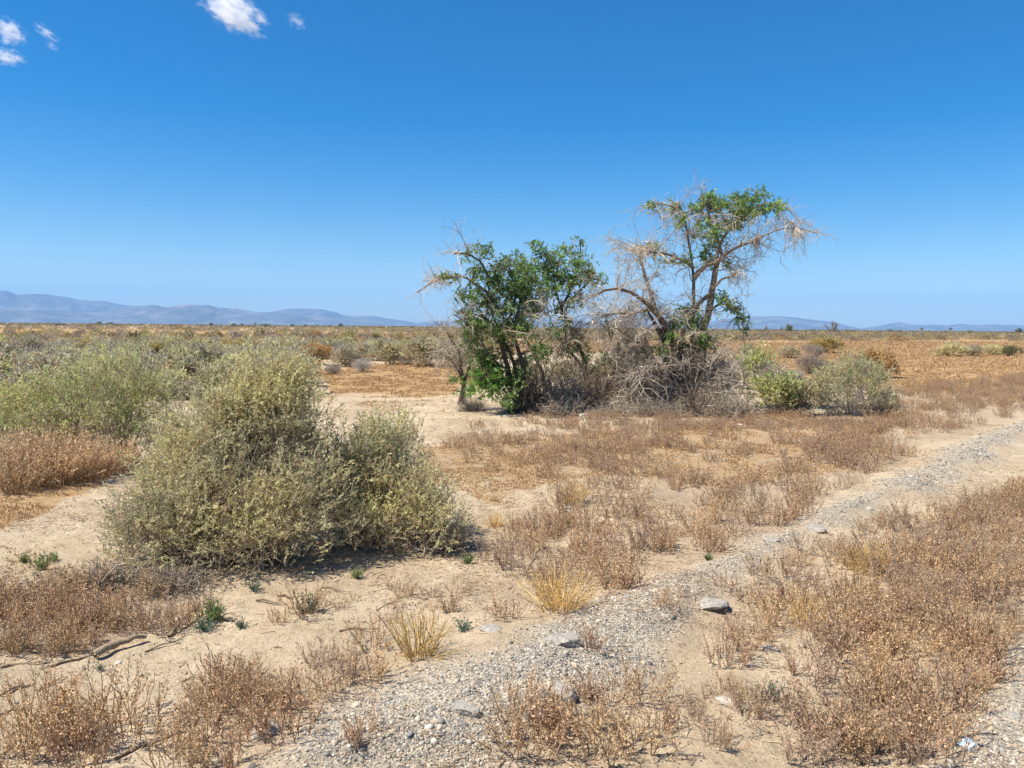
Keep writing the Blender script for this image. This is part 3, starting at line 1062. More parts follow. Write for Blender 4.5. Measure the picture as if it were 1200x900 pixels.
# scattered shrubs of the plain: the largest are things, the rest one mass
def build_plain():
    r = np.random.default_rng(51)
    n = 15000
    d = np.sqrt(r.random(n) * (420 ** 2 - 17 ** 2) * (r.random(n) ** 1.6) + 17 ** 2)
    a = np.radians(r.uniform(-36, 36, n))
    x, y = d * np.sin(a), d * np.cos(a)
    px, py = project(x, y)
    dens = np.full(n, .55)
    belt = fbm(x * .03 + 9, y * .05, 150, 3)
    dens = dens * sstep(-.22, .12, belt)
    left = px < 540
    dens = np.where(left & (py > 408), .62, dens)
    dens = np.where(left & (py <= 408), dens * .8, dens)
    dens = np.where((px > 600) & (py > 400), .0, dens)
    dens = np.where((px > 600) & (py <= 402), dens * 1.25, dens)
    dens = np.where((px > 600) & (py > 390.5) & (py < 398.5), np.maximum(dens, .5 + .4 * (belt > 0)), dens)
    dens = np.where(sdpoly(px, py, ORANGE[2][0]) > 0, dens * .16, dens)
    for poly, w in ORANGE[:2]:
        dens = np.where(sdpoly(px, py, poly) > -4, .0, dens)
    dens = np.where((py > 458) & (px > 330), 0, dens)
    dens = np.where((py > 470), 0, dens)
    dens = np.where((px > 360) & (px < 600) & (py > 428), 0, dens)
    dens = np.where((px > 540) & (px < 860) & (py > 425), .0, dens)
    keep = r.random(n) < dens
    x, y, d, px, py = x[keep], y[keep], d[keep], px[keep], py[keep]
    z = H(x, y)
    n = len(x)
    kinds = np.array(['salt', 'olive', 'sage', 'grey', 'mustard', 'green', 'pale', 'dark', 'rust'])
    kk = kinds[r.choice(9, n, p=[.26, .19, .25, .15, .05, .03, .03, .02, .02])]
    w = r.uniform(.75, 1.9, n) * (1 + .15 * (d > 80))
    h = w * r.uniform(.5, .8, n) * .8
    order = np.argsort(-(w / d) * ((px > -10) & (px < 1210)))
    mb = MB()
    LOD2 = {}
    for kd in PALS:
        LOD2[kd] = []
        for k in range(2):
            lb = [(0, 0, .26, .36, .34, .9)] + [(r.uniform(-.2, .2), r.uniform(-.2, .2), r.uniform(.15, .34), r.uniform(.18, .28), r.uniform(.2, .3), .95) for _ in range(4)]
            fo, brn = bush(lb, 300, 6, .13, .060, .028, PALS[kd], GREYTW if kd in ('grey', 'pale') else TWIG, r, .5, .2, 20, .4)
            v, q, t, c = brn.arrays()
            fo.add(v, q, t, c)
            LOD2[kd].append(fo.arrays())
    rows = []
    for j, i in enumerate(order.tolist()):
        if j < 245:
            nm, tx = KTXT[kk[i]]
            o = link(nm, SHR[kk[i]][r.integers(3)], None, (x[i], y[i], z[i] - .03), r.random() * 6.28, (w[i], w[i], h[i] / .62))
            sz = 'large' if w[i] > 1.35 else 'small' if w[i] < 1.0 else 'mid-sized'
            side = ('at left edge' if px[i] < 90 else 'above green bush' if px[i] < 200 else 'above largest saltbush' if px[i] < 370
                    else 'left of trees' if px[i] < 540 else 'behind trees' if px[i] < 850
                    else 'right of trees' if px[i] < 1000 else 'towards right edge')
            far = 'nearer scrub' if d[i] < 32 else 'middle scrub' if d[i] < 55 else 'far scrub'
            tag(o, None, 'shrub', 'scattered shrubs of the plain')
            rows.append((o, f'{sz} {tx} shrub, {far} {side}', px[i]))
        elif d[i] < 95:
            v, q, t, c = LOD2[kk[i]][r.integers(2)]
            a_ = r.random() * 6.28
            ca, sa = math.cos(a_), math.sin(a_)
            v = np.stack([(v[:, 0] * ca - v[:, 1] * sa) * w[i] + x[i], (v[:, 0] * sa + v[:, 1] * ca) * w[i] + y[i], v[:, 2] * h[i] / .62 + z[i] - .02], -1)
            mb.add(v, q, t, c * r.uniform(.74, .98) * np.array([1.02, .95, .88]))
        else:
            m = 130 if d[i] < 200 else 60
            dd = unit(r.normal(size=(m, 3)))
            dd[:, 2] = np.abs(dd[:, 2])
            C = dd * np.array([w[i] * .5, w[i] * .5, h[i]]) * r.uniform(.55, 1, (m, 1))
            C[:, 2] *= .9
            c = np.array(PALS[kk[i]])
            c = c[r.integers(0, len(c), m)] * r.uniform(.7, 1.1, (m, 1)) * r.uniform(.55, .85) * np.array([1.04, .93, .85])
            s = w[i] * (.13 if m > 100 else .2)
            leaves(mb, C + np.array([x[i], y[i], z[i]]), dd + r.normal(size=(m, 3)) * .6, s * r.uniform(.6, 1.3, m), s * .5, c, r)
    single_out(rows)
    # the last belt of scrub up to the foot of the mountains
    n2 = 4500
    d = 400 * np.exp(r.random(n2) * math.log(7))
    a = np.radians(r.uniform(-38, 38, n2))
    for i in range(n2):
        m = 26
        w_ = r.uniform(1.0, 2.6)
        dd = unit(r.normal(size=(m, 3)))
        dd[:, 2] = np.abs(dd[:, 2])
        C = dd * np.array([w_, w_, r.uniform(.5, 1.0)]) + np.array([d[i] * math.sin(a[i]), d[i] * math.cos(a[i]), 0])
        c = np.array(PALS[['olive', 'sage', 'rust', 'dark'][r.integers(4)]]) * .6
        leaves(mb, C, dd + r.normal(size=(m, 3)) * .5, w_ * .4, w_ * .25, c[r.integers(0, len(c), m)], r)
    tag(link('distant_scrub', mb.mesh('distant_scrub', M_LEAF)), 'olive and grey scrub covering the far plain up to the horizon', 'scrub', kind='stuff')


build_plain()

# ------------------------------------------------------------------ the trees
def Z3(pts):
    a = np.array(pts, float)
    return 470 + a[:, 0] / 2.4, 200 + a[:, 1] / 2.4


def resample(P, K):
    P = np.asarray(P, float)
    # Catmull-Rom then even resampling
    e = np.vstack([2 * P[0] - P[1], P, 2 * P[-1] - P[-2]])
    out = []
    for i in range(1, len(e) - 2):
        for t in np.linspace(0, 1, 8, endpoint=False):
            a, b, c, d = e[i - 1], e[i], e[i + 1], e[i + 2]
            out.append(.5 * ((2 * b) + (-a + c) * t + (2 * a - 5 * b + 4 * c - d) * t * t + (-a + 3 * b - 3 * c + d) * t ** 3))
    out.append(e[-2])
    out = np.array(out)
    s = np.concatenate([[0], np.cumsum(np.linalg.norm(np.diff(out, axis=0), axis=1))])
    u = np.linspace(0, s[-1], K)
    return np.stack([np.interp(u, s, out[:, k]) for k in range(3)], -1)


BEIGE = [(.46, .365, .255), (.40, .31, .215), (.53, .43, .31), (.33, .26, .185)]
DEADTW = [(.51, .43, .33), (.43, .36, .275), (.60, .52, .41), (.33, .27, .205)]
LEAFG = [(.17, .29, .065), (.23, .37, .085), (.11, .20, .05), (.33, .45, .14), (.22, .29, .09)]
LEAFBR = [(.20, .40, .06), (.27, .48, .08), (.15, .31, .055)]


def tree(label, D, base, limbs, clumps, twigzones, r, bark=(.13, .10, .075), leafpal=LEAFG, lscale=1.0, ntw=(60, 380, 1500), anywhere=.5):
    """limbs: (zoom pts, radius0, radius1, depth offset at the tip, colour or None); clumps: (zx,zy,rx,ry,n)"""
    root = G(*[float(v[0]) for v in Z3([base])])
    root[1] = D
    root = np.array([at_depth(*[float(v[0]) for v in Z3([base])], D)[0], D, 0])
    root[2] = float(H(root[0], root[1]))
    e = link('tree', None, None, root)
    tag(e, label, 'tree')
    tr, dead, cr = MB(), MB(), MB()
    polys = []
    for pts, r0, r1, dz, colr in limbs:
        px, py = Z3(pts)
        dep = D + dz * np.linspace(0, 1, len(px)) ** 1.2
        P = at_depth(px, py, dep) - root
        P = resample(P, 15)
        P[1:] += np.cumsum(r.normal(size=(14, 3)) * .006, 0)
        w = r0 * (r1 / r0) ** np.linspace(0, 1, 15) * (1 + r.normal(size=15) * .07)
        tubes(tr, P[None], w[None], colr or bark, 8, r)
        polys.append(P)
    polys = np.array(polys)
    # side branches and twigs
    n1, n2, n3 = ntw
    if n1:
        i, p, t = along(polys, n1, .3, 1, r)
        Q1 = walk(p, t * .5 + r.normal(size=p.shape) * .7 + np.array([0, 0, .25]), r.uniform(.35, .95, n1), 7, .22, -.05, r)
        tubes(dead, Q1, np.linspace(1, .35, 7)[None] * (.009 * r.uniform(.6, 1.5, n1))[:, None], pick(BEIGE, n1, r), 4, r)
        src = [Q1]
    else:
        src = []
    # explicit zones of dead twigs: (zx,zy,rx,ry,n,droop)
    for zx, zy, rx, ry, n, dr in twigzones:
        n = max(3, int(n * (1.25 if zy > 470 else .62)))
        ax = zx + r.normal(size=n) * rx * .5
        ay = zy + r.normal(size=n) * ry * .5
        px, py = Z3(np.stack([ax, ay], -1))
        P = at_depth(px, py, D + r.normal(size=n) * .45) - root
        # start from the nearest limb
        allp = polys.reshape(-1, 3)
        dist = ((P[:, None] - allp[None]) ** 2).sum(-1) + r.random((n, len(allp))) * .12
        S = allp[dist.argmin(1)]
        u = np.linspace(0, 1, 7)[None, :, None]
        mid = (S + P) / 2 + np.stack([r.normal(size=n) * .08, r.normal(size=n) * .12, np.abs(r.normal(size=n)) * .16], -1)
        B = (1 - u) ** 2 * S[:, None] + 2 * u * (1 - u) * mid[:, None] + u ** 2 * P[:, None]
        B[:, 1:] += np.cumsum(r.normal(size=(n, 6, 3)) * .014, 1)
        tubes(dead, B, np.linspace(1, .35, 7)[None] * (.010 * r.uniform(.5, 1.4, n))[:, None], pick(DEADTW, n, r), 4, r)
        src.append(B)
        i, p, t = along(B, n * 7, .25, 1, r)
        C2 = walk(p, t * .5 + r.normal(size=p.shape) * .8, r.uniform(.1, .45, n * 7), 5, .28, dr, r)
        tubes(dead, C2, np.linspace(1, .4, 5)[None] * (.0048 * r.uniform(.6, 1.5, n * 7))[:, None], pick(DEADTW, n * 7, r), 3, r)
        i, p, t = along(C2, n * 14, .2, 1, r)
        C3 = walk(p, t * .5 + r.normal(size=p.shape) * .8, r.uniform(.05, .2, n * 14), 3, .25, dr, r)
        tubes(dead, C3, np.linspace(1, .5, 3)[None] * (.0028 * r.uniform(.6, 1.4, n * 14))[:, None], pick(DEADTW, n * 14, r), 3, r)
    if n1:
        i, p, t = along(Q1, n2, .2, 1, r)
        Q2 = walk(p, t * .6 + r.normal(size=p.shape) * .7, r.uniform(.15, .5, n2), 5, .25, -.05, r)
        tubes(dead, Q2, np.linspace(1, .4, 5)[None] * (.0046 * r.uniform(.6, 1.5, n2))[:, None], pick(BEIGE, n2, r), 3, r)
        i, p, t = along(Q2, n3, .2, 1, r)
        Q3 = walk(p, t * .6 + r.normal(size=p.shape) * .7, r.uniform(.06, .25, n3), 3, .25, -.05, r)
        tubes(dead, Q3, np.linspace(1, .5, 3)[None] * (.0027 * r.uniform(.6, 1.4, n3))[:, None], pick(DEADTW, n3, r), 3, r)
    # leaf clumps
    for cl in clumps:
        zx, zy, rx, ry = cl[:4]
        pal = LEAFBR if len(cl) > 4 else leafpal
        ns = int(max(13, rx * ry * .085 * lscale))
        px, py = Z3(np.stack([zx + r.normal(size=ns) * rx * .5, zy + r.normal(size=ns) * ry * .52], -1))
        dc = D + r.normal() * .25
        P = at_depth(px, py, dc + r.normal(size=ns) * .16) - root
        allp = polys.reshape(-1, 3)
        cen = P.mean(0)
        S = allp[((cen - allp) ** 2).sum(1).argmin()]
        nb = max(3, ns // 6)
        u = np.linspace(0, 1, 6)[None, :, None]
        tip = P[r.integers(0, ns, nb)]
        S2 = np.repeat(S[None], nb, 0)
        mid = (S2 + tip) / 2 + np.array([0, 0, .08]) + r.normal(size=(nb, 3)) * .05
        B = (1 - u) ** 2 * S2[:, None] + 2 * u * (1 - u) * mid[:, None] + u ** 2 * tip[:, None]
        tubes(dead, B, np.linspace(1, .35, 6)[None] * (.008 * r.uniform(.6, 1.3, nb))[:, None], np.array(bark) * 1.3, 4, r)
        # compound leaves: a short stalk with leaflets on it
        dr = unit(r.normal(size=(ns, 3)) + np.array([0, 0, .1]))
        W = walk(P, dr, r.uniform(.08, .17, ns), 4, .2, -.12, r)
        tubes(cr, W, np.full((ns, 4), .0022), (.10, .13, .04), 3, r)
        k = 9
        i, p, t = along(W, ns * k, 0, 1, r)
        cc = pick(pal, ns, r, .15)[i] * r.uniform(.75, 1.25, (ns * k, 1))
        leaves(cr, p, t * .5 + r.normal(size=p.shape) * .7, r.uniform(.04, .075, ns * k), r.uniform(.018, .032, ns * k), cc, r)
    link('trunk', tr.mesh('trunk', M_BARK, True), e)
    link('dead_branches', dead.mesh('dead_branches', M_TWIG), e)
    link('crown', cr.mesh('crown', M_TREELEAF), e)
    return e


tr_ = np.random.default_rng(61)
BG = (.36, .28, .20)
DK = (.12, .095, .075)
# right: big tree with many dead limbs
tree('tallest tree with dead beige limbs and a few green clumps, right of the group', 15.2, (795, 668), [
    ([(792, 690), (780, 600), (770, 540), (760, 470), (735, 430), (700, 385), (660, 350), (620, 335), (580, 335), (540, 355)], .15, .022, -.5, (.20, .155, .11)),
    ([(738, 435), (715, 390), (695, 330), (680, 275), (672, 235)], .055, .022, .3, (.20, .155, .115)),
    ([(800, 690), (806, 600), (812, 540), (818, 470), (822, 400), (823, 330), (822, 285), (815, 240), (808, 180), (798, 120), (788, 92)], .105, .016, .2, (.17, .135, .105)),
    ([(822, 275), (790, 252), (740, 236), (695, 230)], .036, .014, -.3, (.22, .17, .13)),
    ([(798, 680), (815, 560), (838, 470), (858, 410), (868, 350), (878, 295), (890, 255)], .10, .05, .35, BG),
    ([(823, 305), (850, 272), (880, 262), (905, 245), (930, 225), (975, 205), (1020, 185), (1070, 163), (1120, 162), (1165, 175)], .052, .010, -.4, BG),
    ([(866, 350), (848, 368), (833, 392), (820, 410)], .045, .03, .1, (.2, .16, .12)),
    ([(872, 338), (900, 312), (935, 300)], .034, .012, -.3, BG),
    ([(884, 262), (900, 195), (940, 145), (1000, 100), (1065, 92)], .040, .012, .4, BG),
    ([(903, 248), (888, 185), (868, 140), (860, 85)], .036, .012, -.2, (.25, .2, .15)),
    ([(808, 180), (780, 110), (740, 95), (700, 100)], .022, .010, -.2, BG),
    ([(864, 400), (895, 375), (920, 380), (950, 405), (968, 450)], .025, .010, -.3, DK),
    ([(790, 640), (730, 560), (690, 510), (640, 470), (590, 440)], .05, .014, -.7, BG),
    ([(805, 640), (860, 560), (920, 520), (955, 560), (970, 610)], .042, .014, -.9, (.45, .36, .27)),
    ([(800, 660), (850, 590), (880, 560), (900, 500)], .04, .012, -.4, BG),
    ([(795, 640), (740, 600), (700, 560), (660, 600)], .036, .012, -.8, BG),
    ([(700, 390), (640, 400), (580, 405), (530, 440)], .034, .010, -.7, BG),
    ([(790, 670), (760, 590), (742, 520), (735, 440)], .10, .055, -.1, (.13, .10, .075)),
    ([(785, 690), (760, 615), (748, 545), (722, 460), (690, 400)], .075, .03, -.3, DK),
    ([(800, 690), (790, 600), (786, 520), (800, 440)], .09, .045, -.2, DK),
    ([(810, 690), (830, 610), (845, 540), (852, 470)], .07, .035, -.2, (.17, .13, .095)),
    ([(780, 655), (745, 590), (712, 535), (685, 465)], .05, .02, -.6, BG),
    ([(796, 690), (778, 620), (800, 540), (830, 470)], .07, .04, -.35, (.14, .11, .08)),
], [(705, 100, 22, 11), (768, 108, 24, 16), (790, 142, 16, 14), (862, 78, 36, 20), (880, 105, 24, 18), (955, 110, 34, 28), (985, 85, 34, 15), (1060, 98, 28, 13), (1030, 108, 20, 12),
    (905, 160, 18, 14), (1012, 62, 20, 10), (880, 205, 28, 15), (862, 245, 25, 26), (800, 250, 20, 12), (705, 215, 22, 14), (905, 360, 20, 16), (935, 385, 26, 17),
    (958, 418, 20, 16), (970, 448, 9, 13), (795, 405, 36, 24), (855, 480, 24, 22), (855, 145, 24, 16), (920, 260, 16, 10), (822, 440, 24, 22), (835, 175, 20, 14), (940, 150, 22, 14), (975, 125, 24, 14), (770, 430, 24, 18), (800, 500, 22, 24), (735, 500, 16, 20), (900, 95, 28, 16), (835, 110, 26, 16), (950, 80, 26, 14), (1010, 112, 24, 12), (760, 250, 20, 12), (875, 170, 24, 16), (760, 470, 20, 18), (845, 420, 18, 16)],
    [(645, 215, 110, 50, 34, -.05), (690, 250, 90, 60, 24, -.05), (590, 370, 120, 60, 60, -.16), (650, 430, 110, 70, 60, -.14), (760, 300, 90, 90, 45, -.05), (720, 420, 100, 60, 45, -.08),
     (1010, 190, 130, 60, 46, -.1), (1110, 180, 80, 45, 22, -.14), (960, 270, 60, 50, 34, -.12), (860, 170, 70, 50, 40, 0), (740, 130, 50, 40, 18, .02), (920, 120, 70, 40, 26, 0),
     (880, 560, 110, 90, 75, -.1), (760, 570, 110, 80, 70, -.1), (700, 600, 90, 60, 50, -.1), (930, 610, 60, 60, 40, -.1), (640, 510, 80, 60, 40, -.12)],
    tr_, DK, lscale=1.15, ntw=(50, 260, 800))
# left: green tree
tree('leafy green tree leaning left with a bare grey branch tip, left of the group', 14.2, (330, 700), [
    ([(330, 712), (312, 630), (300, 550), (275, 460), (254, 380), (250, 330), (245, 290), (225, 258), (190, 234), (150, 234)], .075, .012, -.2, (.10, .08, .065)),
    ([(338, 708), (330, 610), (318, 550), (290, 480), (270, 440), (235, 410)], .06, .016, .3, (.11, .09, .07)),
    ([(330, 640), (345, 560), (320, 470), (330, 390), (350, 310)], .06, .016, .2, (.11, .09, .07)),
    ([(252, 350), (210, 320), (165, 298), (110, 305), (45, 345)], .03, .012, -.3, (.36, .29, .23)),
    ([(300, 560), (250, 520), (200, 440), (150, 400)], .028, .01, -.5, (.2, .16, .12)),
    ([(318, 650), (270, 600), (220, 580)], .03, .012, -.3, (.14, .11, .08)),
    ([(275, 460), (300, 420), (320, 360), (300, 260)], .03, .012, .3, (.12, .10, .07)),
], [(135, 295, 24, 10), (235, 222, 28, 14), (190, 236, 18, 9), (300, 245, 13, 10), (215, 285, 30, 24), (260, 310, 38, 30), (195, 345, 30, 18), (185, 400, 22, 20), (320, 290, 34, 24), (335, 345, 42, 32),
    (245, 370, 42, 28), (212, 430, 36, 28), (262, 450, 34, 28), (295, 490, 30, 26), (200, 480, 28, 28), (290, 395, 34, 26), (345, 440, 30, 24), (225, 530, 30, 22), (300, 335, 40, 30), (360, 300, 36, 30), (330, 255, 20, 18), (280, 270, 26, 22), (365, 380, 36, 26), (310, 440, 30, 26), (250, 540, 30, 26), (170, 350, 18, 12), (150, 300, 18, 9),
    (230, 585, 48, 34, 1), (300, 640, 26, 24), (345, 540, 26, 28), (320, 590, 24, 26), (395, 500, 24, 30), (200, 440, 26, 26), (265, 575, 30, 30, 1), (190, 612, 24, 14, 1), (285, 590, 26, 26, 1), (250, 620, 34, 18, 1)],
    [(110, 315, 60, 16, 14, -.05), (170, 390, 40, 40, 16, -.1), (330, 420, 80, 70, 26, -.08), (250, 430, 80, 70, 16, -.1), (400, 430, 70, 70, 22, -.1), (150, 240, 40, 20, 8, 0)],
    tr_, (.10, .08, .065), lscale=.95, ntw=(16, 80, 300))
# tree behind it with the darker, higher crown
tree('leafy green tree with the denser crown in the middle of the group', 16.4, (545, 640), [
    ([(545, 652), (520, 580), (508, 520), (480, 460), (450, 390), (432, 330), (420, 270), (385, 215)], .055, .012, .2, (.10, .08, .065)),
    ([(420, 660), (400, 580), (370, 510), (340, 460), (318, 425)], .055, .02, -.2, (.12, .095, .075)),
    ([(450, 390), (480, 330), (500, 260), (505, 200)], .035, .012, .3, (.10, .08, .065)),
    ([(455, 400), (500, 345), (545, 310), (575, 315)], .03, .012, -.2, (.12, .10, .07)),
    ([(432, 330), (400, 330), (360, 320)], .028, .012, .2, (.10, .08, .065)),
    ([(530, 610), (500, 540), (470, 500), (460, 440)], .045, .016, .3, (.10, .08, .065)),
], [(378, 212, 26, 18), (425, 235, 34, 26), (412, 285, 46, 34), (470, 225, 24, 18), (502, 200, 14, 14), (500, 258, 34, 26), (548, 310, 30, 20), (480, 312, 40, 28), (400, 345, 36, 26), (442, 390, 28, 20),
    (466, 435, 20, 14), (345, 330, 30, 24), (430, 330, 34, 24), (520, 300, 26, 22), (430, 260, 34, 24), (490, 360, 26, 18), (470, 500, 22, 26), (520, 520, 20, 26), (500, 470, 24, 24), (430, 450, 24, 26), (545, 560, 18, 22), (370, 265, 34, 28), (455, 300, 34, 26), (380, 390, 30, 24), (535, 285, 22, 16)],
    [(480, 370, 70, 40, 24, -.08), (430, 500, 60, 60, 30, -.1), (510, 430, 60, 50, 30, -.1)],
    tr_, (.10, .08, .065), lscale=.8, ntw=(24, 120, 400))
tree('slender dark-stemmed tree with sparse leaves between the two larger trees', 16.0, (602, 645), [
    ([(603, 655), (600, 580), (606, 520), (592, 455), (585, 420)], .045, .014, .1, DK),
    ([(604, 560), (630, 510), (640, 470)], .022, .01, -.2, DK),
    ([(655, 650), (655, 580), (662, 520)], .03, .012, .1, DK),
], [(590, 436, 26, 16), (660, 540, 11, 16), (612, 500, 14, 14), (640, 470, 16, 12), (690, 500, 18, 14), (575, 520, 12, 14)],
    [(610, 520, 60, 50, 26, -.12), (670, 560, 50, 50, 26, -.1)], tr_, DK, ntw=(14, 80, 300))
tree('stunted bare grey tree at the left end of the group, above pale sand', 14.9, (170, 645), [
    ([(170, 656), (176, 600), (168, 560), (160, 500), (130, 450), (110, 420)], .075, .01, -.2, (.17, .13, .10)),
    ([(176, 600), (190, 540), (185, 470)], .04, .012, .2, (.17, .13, .10)),
    ([(172, 580), (140, 530), (100, 510)], .022, .008, -.3, (.22, .18, .14)),
], [(150, 590, 9, 7)], [(140, 470, 50, 50, 20, -.02), (120, 530, 40, 30, 12, 0), (190, 500, 30, 50, 12, 0)], tr_, (.17, .13, .10), ntw=(10, 60, 200))

# dead brush heaped under the trees
BR = [brush(np.random.default_rng(70 + k), 260, .5, .5).mesh('dead_brush', M_TWIG) for k in range(3)]
BRD = [brush(np.random.default_rng(170 + k), 300, .5, .5, [(.20, .15, .11), (.13, .10, .075), (.30, .235, .17), (.10, .075, .055), (.44, .35, .26)], .007).mesh('dead_brush', M_TWIG) for k in range(2)]  # darker twig colours, standing in for the shade in the brush hollows
for k, (zx, zy, wz, hz, D, lab) in enumerate([
    (385, 698, 110, 190, 14.3, 'dark dead brush wrapped around the foot of the leaning leafy tree'),
    (450, 694, 130, 85, 13.8, 'pale grey heap of dead twigs right of the leaning leafy tree'),
    (450, 660, 130, 160, 15.0, 'tall grey-brown dead brush behind the pale twig heap'),
    (540, 672, 120, 110, 15.4, 'dark dead brush under the tree with the denser crown'),
    (590, 690, 120, 60, 13.9, 'low dead brush beside the white stones'),
    (500, 668, 130, 190, 15.6, 'tall dark brown brush filling the gap between the two leafy trees'),
    (580, 668, 130, 180, 15.7, 'tall dark brown brush left of the slender dark-stemmed tree'),
    (670, 668, 130, 180, 15.8, 'tall dark brown brush right of the slender dark-stemmed tree'),
    (330, 690, 90, 110, 14.4, 'dark brush at the left side of the leaning leafy trunk'),
    (640, 670, 110, 100, 15.0, 'dead brush around the slender dark-stemmed tree'),
    (690, 694, 120, 70, 14.0, 'low tan dead brush in front of the group centre'),
    (755, 704, 120, 70, 13.9, 'dead brush with a leaning dark stick in front of the tallest tree'),
    (845, 694, 140, 125, 14.2, 'largest dark tangle of dead brush right at the tallest tree trunk'),
    (900, 702, 130, 110, 13.8, 'grey tangle of dead brush right of the tallest tree trunk'),
    (960, 698, 110, 90, 13.9, 'outermost grey dead brush beside the bright green low bush'),
    (725, 664, 120, 110, 15.2, 'dead brush just left of the tallest tree trunk'),
    (200, 660, 80, 60, 14.6, 'small dead brush beneath the bright lower leaves at left'),
]):
    px, py = Z3([(zx, zy)])
    p = at_depth(float(px[0]), float(py[0]), D)
    p[2] = H(p[0], p[1])
    w, h = wz / 2.4 / FPX * D, hz / 2.4 / FPX * D
    o = link('dead_brush', BRD[k % 2] if 'dark ' in lab and 'leaning dark' not in lab and 'slender' not in lab.split('brush')[0] else BR[k % 3], None, p, k * 2.1, (w * .95, w * .95, h * 1.5))
    tag(o, lab, 'dead brush', 'dead brush under the trees')
for k, (px, py, w, h, lab) in enumerate([(128, 688, 95, 48, 'grey twig tangle at the lower left foot of the largest saltbush'),
                                         (40, 706, 90, 40, 'flattened grey twigs among the weeds at the left frame edge'),
                                         (210, 690, 80, 40, 'loose dead twigs under the front of the largest saltbush'),
                                         (520, 640, 70, 60, 'brown dead twigs at the right skirt of the smaller saltbush')]):
    p = G(px, py)
    o = link('dead_brush', BR[(k + 1) % 3], None, p, k * 1.3, (w / FPX * p[1], w / FPX * p[1], h / FPX * p[1] * 1.5))
    tag(o, lab, 'dead brush', 'dead twigs near the saltbushes')

# ------------------------------------------------------------------ stones, sticks, seedlings, litter
def stone_mat(name, ramp_stops, sc=70):
    m, nt, N, L = newmat(name)
    out = N.new('ShaderNodeOutputMaterial')
    p = N.new('ShaderNodeBsdfPrincipled')
    p.inputs['Roughness'].default_value = .95
    p.inputs['Specular IOR Level'].default_value = .08
    tc = N.new('ShaderNodeTexCoord')
    n = noise_node(N, L, tc.outputs['Object'], sc, 5, .75)
    L.new(ramp(N, L, n.outputs[0], ramp_stops).outputs[0], p.inputs['Base Color'])
    b = N.new('ShaderNodeBump')
    b.inputs['Strength'].default_value = .35
    b.inputs['Distance'].default_value = .004
    L.new(n.outputs[0], b.inputs['Height'])
    L.new(b.outputs[0], p.inputs['Normal'])
    L.new(p.outputs[0], out.inputs[0])
    return m


M_ASPH = stone_mat('asphalt_chunk', [(.3, (.15, .135, .115)), (.5, (.33, .30, .255)), (.68, (.50, .455, .385))], 5)
M_PALE = stone_mat('pale_stone', [(.3, (.35, .31, .26)), (.6, (.56, .51, .44))], 4)


def rock(r, name, mat, flat=.5, rough=.16):
    import bmesh
    bm = bmesh.new()
    bmesh.ops.create_icosphere(bm, subdivisions=4, radius=1)
    cuts = unit(r.normal(size=(14, 3)))
    cuts = np.vstack([cuts, [[0, 0, 1.]]])
    lv = np.append(r.uniform(.6, .88, 14), .6)
    for v in bm.verts:
        p = np.array(v.co)
        for c, l in zip(cuts, lv):
            d = p @ c
            if d > l:
                p = p - c * (d - l) * .96
        nn = math.sin(p[0] * 9 + 1) * math.sin(p[1] * 8 + 2) * math.sin(p[2] * 10)
        p = p * (1 + rough * .25 * nn + r.normal() * .012)
        p[2] *= flat
        v.co = p
    me = bpy.data.meshes.new(name)
    bm.to_mesh(me)
    bm.free()
    me.materials.append(mat)
    return me


